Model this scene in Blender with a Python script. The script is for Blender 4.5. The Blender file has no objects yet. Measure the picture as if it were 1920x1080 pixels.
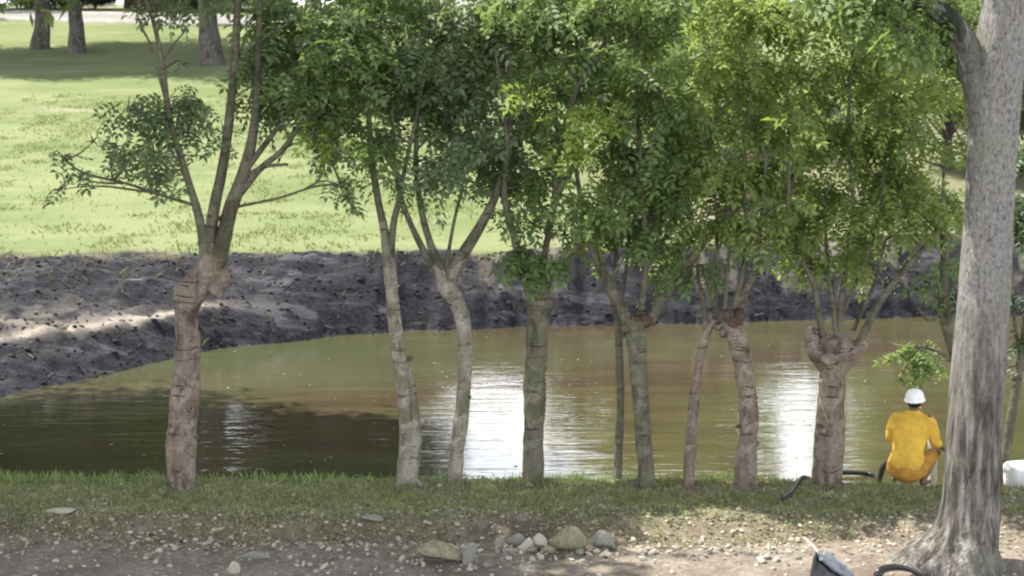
import bpy, math, random
import numpy as np
from mathutils import Vector
rng = np.random.default_rng(11)
random.seed(11)
R = math.radians
S = bpy.context.scene
COL = S.collection

# ------------------------------------------------------------------ camera
F = 3045.0; PITCH = math.atan(440 / F); HC = 5.2
cam = bpy.data.cameras.new('camera'); camo = bpy.data.objects.new('camera', cam); COL.objects.link(camo)
camo.location = (0, 0, HC); camo.rotation_euler = (math.pi / 2 - PITCH, 0, 0)
cam.sensor_width = 36; cam.lens = 36 * F / 1920; cam.clip_start = 0.1; cam.clip_end = 2000
cam.dof.use_dof = True; cam.dof.focus_distance = 19.5; cam.dof.aperture_fstop = 2.4
S.camera = camo

# ------------------------------------------------------------------ light
SUN_EL = 58.0
SUN_DIR = np.array([-0.93, 0.367])            # where the sun stands, seen from the pond: to the left and a little beyond it
w = bpy.data.worlds.new('World'); S.world = w; w.use_nodes = True
nt = w.node_tree; nt.nodes.clear()
out = nt.nodes.new('ShaderNodeOutputWorld'); bg = nt.nodes.new('ShaderNodeBackground')
sky = nt.nodes.new('ShaderNodeTexSky'); sky.sky_type = 'NISHITA'; sky.sun_disc = False
sky.sun_elevation = R(SUN_EL); sky.sun_rotation = math.atan2(SUN_DIR[0], SUN_DIR[1])
sky.dust_density = 2.0; sky.air_density = 1.0
tc = nt.nodes.new('ShaderNodeTexCoord'); mp = nt.nodes.new('ShaderNodeMapping'); mp.inputs['Scale'].default_value = (1, 1, 2.2)
nz = nt.nodes.new('ShaderNodeTexNoise'); nz.inputs['Scale'].default_value = 2.2; nz.inputs['Detail'].default_value = 6
cr = nt.nodes.new('ShaderNodeValToRGB'); cr.color_ramp.elements[0].position = 0.28; cr.color_ramp.elements[1].position = 0.50
mx = nt.nodes.new('ShaderNodeMix'); mx.data_type = 'RGBA'
sepw = nt.nodes.new('ShaderNodeSeparateXYZ'); nt.links.new(tc.outputs['Generated'], sepw.inputs[0])
el_ = nt.nodes.new('ShaderNodeValToRGB'); nt.links.new(sepw.outputs[2], el_.inputs[0])
el_.color_ramp.elements[0].position = 0.0; el_.color_ramp.elements[0].color = (21, 21.7, 22.8, 1)
el_.color_ramp.elements[1].position = 0.62; el_.color_ramp.elements[1].color = (4.8, 5.2, 5.8, 1)
nt.links.new(el_.outputs[0], mx.inputs[7])
nt.links.new(tc.outputs['Generated'], mp.inputs[0]); nt.links.new(mp.outputs[0], nz.inputs['Vector'])
nt.links.new(nz.outputs['Fac'], cr.inputs[0]); nt.links.new(cr.outputs[0], mx.inputs[0])
nt.links.new(sky.outputs[0], mx.inputs[6]); nt.links.new(mx.outputs[2], bg.inputs[0])
bg.inputs[1].default_value = 0.085
nt.links.new(bg.outputs[0], out.inputs[0])
sl = bpy.data.lights.new('sun', 'SUN'); so = bpy.data.objects.new('sun', sl); COL.objects.link(so)
sl.energy = 4.8; sl.angle = R(0.55); sl.color = (1.0, 0.95, 0.86)
sd = Vector((SUN_DIR[0] * math.cos(R(SUN_EL)), SUN_DIR[1] * math.cos(R(SUN_EL)), math.sin(R(SUN_EL))))
so.rotation_euler = sd.to_track_quat('Z', 'Y').to_euler(); so.location = (-10, -20, 40)
S.view_settings.view_transform = 'Standard'; S.view_settings.look = 'None'
S.view_settings.gamma = 1; S.view_settings.exposure = 1.3; S.view_settings.use_curve_mapping = False
S.cycles.use_denoising = True
S.cycles.max_bounces = 7; S.cycles.diffuse_bounces = 4; S.cycles.transmission_bounces = 4; S.cycles.transparent_max_bounces = 4
S.cycles.caustics_reflective = False; S.cycles.caustics_refractive = False
S.cycles.filter_width = 2.15

# ------------------------------------------------------------------ helpers
def ray(px, py):
    c = (px - 960) / F; d = (540 - py) / F
    return np.array([c, math.cos(PITCH) + d * math.sin(PITCH), -math.sin(PITCH) + d * math.cos(PITCH)])
def P(px, py, D):
    r = ray(px, py); t = D / r[1]
    return np.array([r[0] * t, D, HC + r[2] * t])
def G(px, py, z=0.0):
    r = ray(px, py); t = (z - HC) / r[2]
    return np.array([r[0] * t, r[1] * t, z])

_perm = np.random.default_rng(5).random((256, 256))
def vnoise(x, y):
    xi = np.floor(x).astype(int); yi = np.floor(y).astype(int); fx = x - xi; fy = y - yi
    fx = fx * fx * (3 - 2 * fx); fy = fy * fy * (3 - 2 * fy)
    a = _perm[xi & 255, yi & 255]; b = _perm[(xi + 1) & 255, yi & 255]
    c = _perm[xi & 255, (yi + 1) & 255]; d = _perm[(xi + 1) & 255, (yi + 1) & 255]
    return (a * (1 - fx) + b * fx) * (1 - fy) + (c * (1 - fx) + d * fx) * fy
def fbm(x, y, o=4, s=0.0):
    x = np.asarray(x, float) + s * 17.3; y = np.asarray(y, float) + s * 9.1
    v = 0; a = 0.5; n = 0
    for k in range(o):
        v = v + a * vnoise(x, y); n += a; a *= 0.5; x = x * 2.03 + 3.1; y = y * 2.03 + 7.7
    return v / n - 0.5
def sst(a, b, x):
    t = np.clip((np.asarray(x, float) - a) / (b - a), 0, 1); return t * t * (3 - 2 * t)

def tag(o, label=None, cat=None, group=None, kind=None):
    if label: o['label'] = label
    if cat: o['category'] = cat
    if group: o['group'] = group
    if kind: o['kind'] = kind
    return o
def empty(name, loc=(0, 0, 0), **k):
    o = bpy.data.objects.new(name, None); COL.objects.link(o); o.location = tuple(loc); o.empty_display_size = 0.2
    return tag(o, **k)
def mesh_np(name, V, Fc, mat=None, smooth=True):
    """V (n,3), Fc (m,k) with constant k, or a list of such arrays"""
    me = bpy.data.meshes.new(name)
    fl = Fc if isinstance(Fc, list) else [Fc]
    fl = [np.asarray(f, np.int32) for f in fl if len(f)]
    V = np.asarray(V, np.float32)
    loops = np.concatenate([f.ravel() for f in fl]); tot = np.concatenate([np.full(len(f), f.shape[1], np.int32) for f in fl])
    st = np.concatenate([[0], np.cumsum(tot)[:-1]]).astype(np.int32)
    me.vertices.add(len(V)); me.vertices.foreach_set('co', V.ravel())
    me.loops.add(len(loops)); me.loops.foreach_set('vertex_index', loops)
    me.polygons.add(len(tot)); me.polygons.foreach_set('loop_start', st); me.polygons.foreach_set('loop_total', tot)
    if smooth: me.polygons.foreach_set('use_smooth', np.ones(len(tot), bool))
    me.update(calc_edges=True); me.validate()
    if mat: me.materials.append(mat)
    return me
def obj(name, me, parent=None, loc=None, **k):
    o = bpy.data.objects.new(name, me); COL.objects.link(o)
    if parent is not None: o.parent = parent
    if loc is not None: o.location = tuple(loc)
    return tag(o, **k)
class MB:
    def __init__(s): s.V = []; s.Q = []; s.T = []; s.n = 0
    def add(s, V, Q=None, T=None):
        V = np.asarray(V, float)
        if Q is not None and len(Q): s.Q.append(np.asarray(Q) + s.n)
        if T is not None and len(T): s.T.append(np.asarray(T) + s.n)
        s.V.append(V); s.n += len(V)
    def mesh(s, name, mat, origin=(0, 0, 0), smooth=True):
        V = np.concatenate(s.V) - np.asarray(origin, float)
        fl = []
        if s.Q: fl.append(np.concatenate(s.Q))
        if s.T: fl.append(np.concatenate(s.T))
        return mesh_np(name, V, fl, mat, smooth)
    def build(s, name, mat, parent=None, origin=(0, 0, 0), smooth=True, **k):
        return obj(name, s.mesh(name, mat, origin, smooth), parent, **k)

def catmull(pts, n):
    P_ = np.asarray(pts, float); m = len(P_)
    if m == 2: 
        t = np.linspace(0, 1, n)[:, None]; return P_[0] * (1 - t) + P_[1] * t
    E = np.vstack([2 * P_[0] - P_[1], P_, 2 * P_[-1] - P_[-2]])
    u = np.linspace(0, m - 1 - 1e-6, n); i = u.astype(int); t = (u - i)[:, None]
    a, b, c, d = E[i], E[i + 1], E[i + 2], E[i + 3]
    return 0.5 * (2 * b + (c - a) * t + (2 * a - 5 * b + 4 * c - d) * t ** 2 + (3 * b - a - 3 * c + d) * t ** 3)
def tube(mb, pts, rad, seg=8, n=None, rough=0.0, seed=0.0, cap=True, freq=(1.3, 3.0), lump=None):
    """pts: list of 3D points; rad: list of radii (same length)"""
    n = n or max(2, len(pts) * 4)
    C = catmull(pts, n); r = np.interp(np.linspace(0, len(pts) - 1, n), np.arange(len(pts)), rad)
    Tn = np.gradient(C, axis=0); Tn /= np.linalg.norm(Tn, axis=1)[:, None] + 1e-9
    ref = np.array([0, 1, 0.0]) if abs(Tn[0][1]) < 0.8 else np.array([1, 0, 0.0])
    U = np.cross(Tn, ref); U /= np.linalg.norm(U, axis=1)[:, None] + 1e-9; W = np.cross(Tn, U)
    a = np.linspace(0, 2 * math.pi, seg, endpoint=False)
    L = np.concatenate([[0], np.cumsum(np.linalg.norm(np.diff(C, axis=0), axis=1))])
    rr = r[:, None] * np.ones(seg)[None]
    if rough:
        ca, sa = np.cos(a) * freq[0], np.sin(a) * freq[0]
        nn = fbm(ca[None] + L[:, None] * freq[1] + seed, sa[None] + 3.3 + L[:, None] * 0.5 + seed * 1.7, 4)
        rr = rr * (1 + rough * 2 * nn)
    if lump is not None: rr = rr * lump(L[:, None], a[None])
    V = C[:, None, :] + U[:, None, :] * (rr * np.cos(a))[..., None] + W[:, None, :] * (rr * np.sin(a))[..., None]
    V = V.reshape(-1, 3)
    i = np.arange(n - 1)[:, None] * seg; j = np.arange(seg)[None]; j2 = (j + 1) % seg
    Q = np.stack([i + j, i + j2, i + seg + j2, i + seg + j], -1).reshape(-1, 4)
    T = None
    if cap:
        V = np.vstack([V, C[-1] + Tn[-1] * r[-1] * 0.4, C[0]]); k = n * seg
        jj = np.arange(seg); j2 = (jj + 1) % seg; b = (n - 1) * seg
        T = np.vstack([np.stack([b + jj, b + j2, np.full(seg, k)], -1), np.stack([j2, jj, np.full(seg, k + 1)], -1)])
    mb.add(V, Q, T)
    return C

_ico = {}
def ico(sub):
    if sub in _ico: return _ico[sub]
    import bmesh
    bm = bmesh.new(); bmesh.ops.create_icosphere(bm, subdivisions=sub, radius=1)
    V = np.array([v.co[:] for v in bm.verts]); T = np.array([[v.index for v in f.verts] for f in bm.faces]); bm.free()
    _ico[sub] = (V, T); return V, T
def rock(mb, c, sc, sub=2, rough=0.25, seed=0.0, rot=0.0):
    V, T = ico(sub); s = seed * 3.7
    n = fbm(V[:, 0] * 1.2 + s + V[:, 2], V[:, 1] * 1.2 - s + V[:, 2] * .7, 3)
    V = V * (1 + rough * 2.4 * n)[:, None] * np.asarray(sc, float)
    ca, sa = math.cos(rot), math.sin(rot)
    V = np.stack([V[:, 0] * ca - V[:, 1] * sa, V[:, 0] * sa + V[:, 1] * ca, V[:, 2]], -1)
    mb.add(V + np.asarray(c, float), None, T)

# ------------------------------------------------------------------ materials
class NT:
    def __init__(s, name):
        s.m = bpy.data.materials.new(name); s.m.use_nodes = True; s.t = s.m.node_tree; s.t.nodes.clear()
        s.out = s.n('ShaderNodeOutputMaterial')
    def n(s, t, **k):
        x = s.t.nodes.new(t)
        for a, b in k.items(): setattr(x, a, b)
        return x
    def l(s, a, b): s.t.links.new(a, b)
    def noise(s, scale, detail=4, vec=None, rough=0.55, stretch=None, dist=0.0):
        x = s.n('ShaderNodeTexNoise'); x.inputs['Scale'].default_value = scale; x.inputs['Detail'].default_value = detail
        x.inputs['Roughness'].default_value = rough; x.inputs['Distortion'].default_value = dist
        if vec is None: vec = s.n('ShaderNodeTexCoord').outputs['Object']
        if stretch:
            m = s.n('ShaderNodeMapping'); m.inputs['Scale'].default_value = stretch; s.l(vec, m.inputs[0]); vec = m.outputs[0]
        s.l(vec, x.inputs['Vector']); return x.outputs['Fac']
    def ramp(s, fac, stops):
        x = s.n('ShaderNodeValToRGB'); e = x.color_ramp.elements
        while len(e) < len(stops): e.new(0.5)
        for i, (p, c) in enumerate(stops):
            e[i].position = p; e[i].color = (*c, 1) if len(c) == 3 else c
        s.l(fac, x.inputs[0]); return x.outputs[0]
    def mix(s, fac, a, b, mode='MIX'):
        x = s.n('ShaderNodeMix', data_type='RGBA', blend_type=mode)
        for v, i in ((fac, 0), (a, 6), (b, 7)):
            if isinstance(v, (int, float)): x.inputs[i].default_value = v
            elif isinstance(v, tuple): x.inputs[i].default_value = (*v, 1)
            else: s.l(v, x.inputs[i])
        return x.outputs[2]
    def bump(s, h, strength=0.3, dist=0.02, nrm=None):
        x = s.n('ShaderNodeBump'); x.inputs['Strength'].default_value = strength; x.inputs['Distance'].default_value = dist
        s.l(h, x.inputs['Height'])
        if nrm: s.l(nrm, x.inputs['Normal'])
        return x.outputs[0]
    def bsdf(s, col, rough=0.8, nrm=None, spec=0.3, **k):
        x = s.n('ShaderNodeBsdfPrincipled')
        if isinstance(col, tuple): x.inputs['Base Color'].default_value = (*col, 1)
        else: s.l(col, x.inputs['Base Color'])
        if isinstance(rough, (int, float)): x.inputs['Roughness'].default_value = rough
        else: s.l(rough, x.inputs['Roughness'])
        x.inputs['Specular IOR Level'].default_value = spec
        for a, b in k.items(): x.inputs[a].default_value = b
        if nrm: s.l(nrm, x.inputs['Normal'])
        return x
    def done(s, sh): s.l(sh.outputs[0], s.out.inputs[0]); return s.m

def leaf_mat(name, dark, mid, light, trans=0.35, big=0.6):
    m = NT(name)
    ri = m.n('ShaderNodeNewGeometry').outputs['Random Per Island']
    c = m.ramp(ri, [(0.0, dark), (0.5, mid), (1.0, light)])
    n = m.noise(big, 3)
    c2 = m.mix(m.ramp(n, [(0.38, (0, 0, 0)), (0.62, (1, 1, 1))]), c, light)
    c2 = m.mix(0.35, c, c2)
    a = m.bsdf(c2, 0.5, spec=0.4)
    tr = m.n('ShaderNodeBsdfTranslucent')
    tcol = m.mix(0.5, c2, (light[0] * 1.25, light[1] * 1.2, light[2] * 0.6)); m.l(tcol, tr.inputs[0])
    ms = m.n('ShaderNodeMixShader'); ms.inputs[0].default_value = trans
    m.l(a.outputs[0], ms.inputs[1]); m.l(tr.outputs[0], ms.inputs[2]); return m.done(ms)
LEAF_MID = leaf_mat('leaf_green', (.075, .125, .045), (.130, .205, .072), (.230, .320, .125), .50)
LEAF_BLUE = leaf_mat('leaf_blue_green', (.068, .112, .052), (.122, .185, .088), (.235, .300, .165), .48)
LEAF_YEL = leaf_mat('leaf_yellow_green', (.100, .155, .042), (.175, .255, .072), (.300, .380, .130), 0.52)
LEAF_LIME = leaf_mat('leaf_lime', (.16, .24, .045), (.23, .33, .06), (.30, .40, .09), 0.45)  # brighter green, with the look of sunlit leaves put into the colour
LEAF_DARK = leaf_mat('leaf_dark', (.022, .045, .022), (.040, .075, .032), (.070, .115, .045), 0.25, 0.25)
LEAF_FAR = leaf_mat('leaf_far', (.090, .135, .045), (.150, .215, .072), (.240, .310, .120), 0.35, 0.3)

def bark_mat(name, base, pale, dark, scale=6.0, moss=None, blot=2.0):
    m = NT(name)
    g = m.noise(scale, 7, stretch=(1, 1, 0.25), rough=0.7); fine = m.noise(scale * 6, 5, rough=.7)
    c = m.ramp(g, [(0.32, dark), (0.46, base), (0.70, pale)])
    b = m.noise(blot * 2.2, 5, rough=.65, dist=.6); c = m.mix(m.ramp(b, [(0.50, (0, 0, 0)), (0.58, (.85, .85, .85))]), c, pale)
    b2 = m.noise(blot * 1.7, 5, stretch=(1.3, 1.3, .8), rough=.6); c = m.mix(m.ramp(b2, [(0.55, (0, 0, 0)), (0.66, (.75, .75, .75))]), c, dark)
    rg = m.noise(scale * 1.6, 4, stretch=(0.3, 0.3, 2.4), dist=.8); rr = m.ramp(rg, [(0.60, (0, 0, 0)), (0.66, (.9, .9, .9))]); c = m.mix(rr, c, dark)
    c = m.mix(m.ramp(fine, [(0.36, (.6, .6, .6)), (0.48, (0, 0, 0))]), c, dark); c = m.mix(m.ramp(fine, [(0.57, (0, 0, 0)), (0.68, (.3, .3, .3))]), c, pale)
    if moss:
        k = m.noise(2.6, 4); c = m.mix(m.ramp(k, [(0.52, (0, 0, 0)), (0.62, (.8, .8, .8))]), c, moss)
    bb = m.bump(g, 1.0, .04); bb = m.bump(fine, .8, .010, bb)
    iv = m.n('ShaderNodeInvert'); m.l(rr, iv.inputs['Color']); bb = m.bump(iv.outputs[0], .5, .012, bb)
    return m.done(m.bsdf(c, 0.92, bb, 0.12))
BARK_PINK = bark_mat('bark_pinkish', (.190, .145, .115), (.310, .260, .215), (.060, .044, .034))
BARK_GREY = bark_mat('bark_grey_beige', (.215, .185, .145), (.380, .350, .300), (.070, .058, .045), moss=(.14, .15, .085))
BARK_OLIVE = bark_mat('bark_olive', (.130, .120, .085), (.210, .200, .150), (.050, .046, .034), moss=(.10, .115, .06))
BARK_BRANCH = bark_mat('bark_branch', (.105, .098, .066), (.18, .17, .125), (.042, .040, .027))
BARK_RED = bark_mat('bark_wound', (.105, .070, .050), (.19, .145, .110), (.030, .021, .016))
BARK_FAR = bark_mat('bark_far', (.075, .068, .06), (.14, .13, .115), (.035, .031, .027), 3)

def big_bark():
    m = NT('bark_big_grey')
    geo = m.n('ShaderNodeTexCoord').outputs['Object']
    sep = m.n('ShaderNodeSeparateXYZ'); m.l(geo, sep.inputs[0])
    g = m.noise(9, 7, stretch=(1, 1, 0.16), rough=0.7); fine = m.noise(38, 5, stretch=(1, 1, .5))
    crk = m.noise(20, 6, stretch=(1, 1, .13), rough=.6, dist=.3)
    lo = m.ramp(g, [(0.38, (.028, .025, .022)), (0.50, (.13, .118, .105)), (0.68, (.32, .30, .28))])
    hi = m.ramp(fine, [(0.30, (.08, .075, .07)), (0.44, (.19, .182, .172)), (0.7, (.31, .30, .288))])
    mr = m.n('ShaderNodeMapRange'); mr.inputs[1].default_value = 1.6; mr.inputs[2].default_value = 3.1; m.l(sep.outputs[2], mr.inputs[0])
    ad = m.n('ShaderNodeMath', operation='ADD'); m.l(mr.outputs[0], ad.inputs[0])
    nn = m.noise(3, 4); sb = m.n('ShaderNodeMath', operation='MULTIPLY_ADD'); m.l(nn, sb.inputs[0]); sb.inputs[1].default_value = 1.2; sb.inputs[2].default_value = -0.6
    m.l(sb.outputs[0], ad.inputs[1]); ad.use_clamp = True
    lo = m.mix(m.ramp(crk, [(.40, (.75, .75, .75)), (.50, (0, 0, 0))]), lo, (.045, .042, .038))
    c = m.mix(ad.outputs[0], lo, hi)
    ls = m.noise(2.0, 3); c = m.mix(m.ramp(ls, [(0.55, (0, 0, 0)), (0.68, (.5, .5, .5))]), c, (.20, .215, .15))
    sp = m.noise(24, 2, stretch=(1, 1, 2.2)); c = m.mix(m.ramp(sp, [(0.66, (0, 0, 0)), (0.70, (1, 1, 1))]), c, (.05, .045, .04))
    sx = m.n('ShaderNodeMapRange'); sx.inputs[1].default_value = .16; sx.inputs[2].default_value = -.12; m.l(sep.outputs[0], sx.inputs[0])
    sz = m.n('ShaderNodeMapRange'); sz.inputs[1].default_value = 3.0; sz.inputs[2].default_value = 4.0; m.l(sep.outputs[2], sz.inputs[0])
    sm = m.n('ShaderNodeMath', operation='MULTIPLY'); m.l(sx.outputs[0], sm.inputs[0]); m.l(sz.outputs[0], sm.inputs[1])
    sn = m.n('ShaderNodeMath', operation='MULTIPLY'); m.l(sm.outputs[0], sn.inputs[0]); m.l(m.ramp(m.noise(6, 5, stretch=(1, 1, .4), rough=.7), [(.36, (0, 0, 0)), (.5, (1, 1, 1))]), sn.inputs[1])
    c = m.mix(sn.outputs[0], c, (.030, .034, .022))  # left side of upper bark darkened: limb shade put into the colour
    b = m.bump(g, 1.0, 0.05); b = m.bump(crk, .8, .02, b); b = m.bump(fine, 0.7, 0.01, b)
    return m.done(m.bsdf(c, 0.92, b, 0.12))
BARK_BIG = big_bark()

def simple(name, col, rough=0.7, spec=0.3, var=0.25, scale=12, bump=0.2, bd=0.01, **k):
    m = NT(name); n = m.noise(scale, 5)
    lo = tuple(c * (1 - var) for c in col); hi = tuple(min(1, c * (1 + var)) for c in col)
    return m.done(m.bsdf(m.ramp(n, [(0.3, lo), (0.7, hi)]), rough, m.bump(n, bump, bd), spec, **k))
STONE = simple('stone_pale', (.37, .335, .275), .85, .2, .35, 9)
STONE_B = simple('stone_grey', (.20, .19, .165), .9, .2, .35, 9)
STONE_M = simple('stone_mossy', (.20, .19, .125), .9, .2, .35, 6)
CLOD = simple('dark_clod', (.034, .033, .038), .95, .1, .75, 1.2)
BLACKP = simple('black_plastic', (.012, .013, .016), .32, .5, .3, 20)
GREYP = simple('grey_plastic', (.20, .22, .25), .35, .5, .3, 10)
HOSE = simple('black_hose', (.015, .016, .018), .4, .4, .2, 20)
SHIRT = simple('yellow_cloth', (.62, .385, .060), .85, .12, .22, 5, 1.0, .06)
SHORTS = simple('orange_brown_cloth', (.40, .21, .045), .85, .12, .35, 5, 1.0, .06)
SKIN = simple('skin', (.12, .065, .04), .55, .4, .1, 30)
HAIR = simple('hair', (.012, .010, .009), .6, .3, .3, 40)
CAPM = simple('white_cap', (.80, .80, .78), .6, .3, .06, 12)
WHITEP = simple('white_plastic', (.70, .70, .70), .5, .4, .1, 12)
WOODP = simple('pale_wood', (.50, .46, .40), .85, .2, .25, 14)
RED_CLAY = simple('red_flowers', (.33, .09, .06), .8, .2, .4, 6)

def ground_mat():
    m = NT('ground_cover')
    at = m.n('ShaderNodeVertexColor', layer_name='cover'); sep = m.n('ShaderNodeSeparateColor'); m.l(at.outputs[0], sep.inputs[0])
    at2 = m.n('ShaderNodeVertexColor', layer_name='cover_b'); sep2 = m.n('ShaderNodeSeparateColor'); m.l(at2.outputs[0], sep2.inputs[0])
    n1 = m.noise(2.0, 6); n2 = m.noise(14, 6, rough=.7); n3 = m.noise(60, 4); nl = m.noise(.35, 5, stretch=(.6, 1, 1)); nm = m.noise(1.6, 5, stretch=(.5, 1, 1), rough=.65)
    dirt = m.mix(m.ramp(n2, [(.42, (0, 0, 0)), (.62, (1, 1, 1))]), (.150, .120, .095), (.290, .250, .208))
    dirt = m.mix(m.ramp(n1, [(.40, (0, 0, 0)), (.60, (.8, .8, .8))]), dirt, (.095, .073, .056))
    gr = m.mix(m.ramp(n2, [(.35, (0, 0, 0)), (.7, (1, 1, 1))]), (.105, .120, .055), (.230, .235, .130))
    lawn = m.mix(m.ramp(nl, [(.36, (0, 0, 0)), (.60, (1, 1, 1))]), (.122, .155, .058), (.178, .205, .095))
    lawn = m.mix(m.ramp(nm, [(.52, (0, 0, 0)), (.72, (.8, .8, .8))]), lawn, (.105, .135, .062))
    lawn = m.mix(m.ramp(n2, [(.30, (.55, .55, .55)), (.55, (0, 0, 0))]), lawn, (.125, .135, .075))
    lawn = m.mix(m.ramp(m.noise(.8, 4, stretch=(.35, 1, 1)), [(.60, (0, 0, 0)), (.72, (.7, .7, .7))]), lawn, (.24, .23, .165))
    mud = m.mix(m.ramp(n2, [(.36, (0, 0, 0)), (.68, (1, 1, 1))]), (.008, .008, .011), (.036, .036, .043))
    mud = m.mix(m.ramp(nm, [(.50, (0, 0, 0)), (.70, (.6, .6, .6))]), mud, (.058, .056, .060))
    st = m.noise(1.1, 6, stretch=(.5, 2.2, 2.2), rough=.75, dist=.5)
    mud = m.mix(m.ramp(st, [(.52, (0, 0, 0)), (.62, (.85, .85, .85))]), mud, (.072, .070, .078))
    st2 = m.noise(2.6, 6, stretch=(.6, 1.6, 1.6), rough=.8); mud = m.mix(m.ramp(st2, [(.36, (.9, .9, .9)), (.46, (0, 0, 0))]), mud, (.008, .008, .010))
    pale = m.mix(m.ramp(n2, [(.3, (0, 0, 0)), (.65, (1, 1, 1))]), (.165, .142, .115), (.30, .27, .235))
    litter = m.mix(m.ramp(n2, [(.3, (0, 0, 0)), (.65, (1, 1, 1))]), (.085, .070, .050), (.21, .175, .125))
    c = m.mix(sep.outputs[0], dirt, gr); c = m.mix(sep.outputs[1], c, lawn); c = m.mix(sep.outputs[2], c, mud)
    c = m.mix(sep2.outputs[0], c, pale); c = m.mix(sep2.outputs[1], c, litter)
    h = m.mix(.35, n2, n3)
    return m.done(m.bsdf(c, .95, m.bump(h, .7, .03), .12))
GROUND = ground_mat()

# ------------------------------------------------------------------ terrain
WZ = -0.45
_sh = [G(-700, 800, WZ), G(-250, 775, WZ), G(0, 745, WZ), G(200, 705, WZ), G(400, 657, WZ), G(640, 629, WZ), G(1000, 613, WZ), G(1500, 602, WZ), G(1800, 592, WZ), G(2300, 600, WZ), G(3600, 700, WZ)]
_shx = np.array([p[0] for p in _sh]); _shy = np.array([p[1] for p in _sh])
def y_far(x): return np.interp(x, _shx, _shy) + 0.45 * fbm(np.asarray(x) * .8, 0 * np.asarray(x), 3, 2) + .22 * fbm(np.asarray(x) * 4, 0 * np.asarray(x), 3, 3)
def y_near(x):
    x = np.asarray(x, float)
    return 20.05 + 0.30 * fbm(x * .7, 0 * x, 3, 5) + 3.6 * sst(-6.1, -8.3, x) + 8 * sst(-8.6, -15, x) - 0.3 * sst(3, 6, x) + 30 * sst(16, 24, x)
def y_top(x): return .5 * fbm(np.asarray(x) * 2.2, 0 * np.asarray(x), 3, 19) + 34.4 - 0.6 * sst(-4, -10, x) + .7 * sst(0, 6, x) + 0.5 * fbm(np.asarray(x) * .5, 0 * np.asarray(x), 3, 9)
def lawn_z(x, y):
    t = np.maximum(y - 34.5, 0)
    z = 1.0 + 0.118 * np.minimum(t, 56) + 0.03 * np.maximum(t - 56, 0)
    return z + 0.22 * fbm(x * .12, y * .12, 3, 4) * sst(0, 8, t)
def hz(x, y, fine=True):
    x = np.asarray(x, float); y = np.asarray(y, float)
    yf = y_far(x); yn = y_near(x); yt = np.maximum(y_top(x), yf + 1.3)
    # near land
    nz_ = 0.0 + 0.02 * sst(15, 17, y)
    ridge = np.exp(-((y - 17.55 - 0.25 * fbm(x * .6, x * 0, 2, 7)) / .42) ** 2) * (0.10 + .10 * fbm(x * 1.3, y * .3, 3, 8))
    gully = -0.09 * np.exp(-((y - 17.0 - .2 * fbm(x * .5, x * 0, 2, 6)) / .25) ** 2) * sst(-5.5, -1, x) * sst(4.5, 2, x)
    near = nz_ + ridge + gully
    if fine:
        amp = .05 * sst(16.6, 17.4, y) + .012
        near = near + amp * fbm(x * 5, y * 5, 4, 3) * 1.6 + .03 * fbm(x * 1.4, y * 1.4, 3, 1)
    e = sst(0.75, 0.0, y - (yn - 0.75))      # 1 on land, 0 at the water's edge
    near = near - .22 * sst(-6.0, -7.2, x) * sst(19.6, 20.6, y) + .10 * fbm(x * 2.2, y * 2.2, 4, 31) * sst(-6.0, -7.0, x) * sst(19.4, 20.4, y)
    near = WZ - .04 + (near - WZ + .04) * np.where(y < yn, np.power(np.clip(e, 0, 1), .6), 0)
    # water bed
    d = np.minimum(y - yn, yf - y)
    bed = WZ - .04 - 0.9 * sst(0, 2.5, d)
    # far bank
    t = np.clip((y - yf) / (yt - yf), 0, 1)
    wide = sst(2.5, 5.0, yt - yf)
    gA = np.interp(t, [0, .10, .30, .44, .62, .90, 1], [0, .14, .42, .50, .64, .97, 1])
    gB = np.interp(t, [0, .1, .5, .8, 1], [0, .2, .62, .93, 1])
    far = WZ - .04 + (1.04 - WZ) * (gA * wide + gB * (1 - wide))
    if fine:
        k = sst(0, .1, t) * sst(1.15, .9, (y - yf) / (yt - yf))
        far = far + k * (.36 * fbm(x * 1.1, y * 1.7, 4, 12) + .20 * fbm(x * 4, y * 4.5, 3, 13))
    far = far + np.where(y > yt, lawn_z(x, y) - 1.0, 0)
    return np.where(y < yn, near, np.where(y < yf, bed, far))

def axis(parts):
    a = []
    for lo, hi, st in parts: a.append(np.arange(lo, hi, st))
    return np.concatenate(a)
xs = np.concatenate([-np.geomspace(300, 14.2, 42), np.arange(-14, 14, .085), np.geomspace(14.2, 300, 42)])
ys = np.concatenate([np.linspace(-60, 14, 34)[:-1], np.arange(14, 20.8, .055), np.arange(20.8, 26.5, .22), np.arange(26.5, 36.5, .09), np.arange(36.5, 95, .45), np.geomspace(95, 700, 36)])
X, Y = np.meshgrid(xs, ys); Z = hz(X, Y)
nx, ny = len(xs), len(ys)
yf, yn = y_far(X), y_near(X); yt = np.maximum(y_top(X), yf + 1.3)
nA = fbm(X * 1.1, Y * 1.6, 4, 21); nB = fbm(X * .5, Y * .5, 4, 22); nC = fbm(X * 3, Y * 3, 4, 23)
grass = sst(17.75, 18.6, Y + 1.6 * nA) * (Y < yn + 1) * sst(-0.2, .1, 0.25 - nC * .8)
grass = np.maximum(grass, .62 * sst(17.0, 17.7, Y + .8 * nC + 1.2 * nA) * (Y < yn + 1))
grass = grass * (1 - sst(-6.6, -7.3, X) * sst(-11, -9, X) * (Y > 19.8))
rightbare = sst(5.4, 6.3, X + nA) * (Y < 19.2); grass = grass * (1 - .85 * rightbare)
tt = (Y - yf) / (yt - yf)
lawn = sst(.93, 1.12, tt + .25 * nA) * (Y > yf)
under = sst(-.2, 2.4, X - .12 * (Y - 34) + 2.5 * nB) * (Y > yf) * lawn * sst(72, 58, Y)
under = np.maximum(under, lawn * sst(91, 93, Y + 2 * nB))
mud = (Y >= yn) * (1 - lawn)
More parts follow.
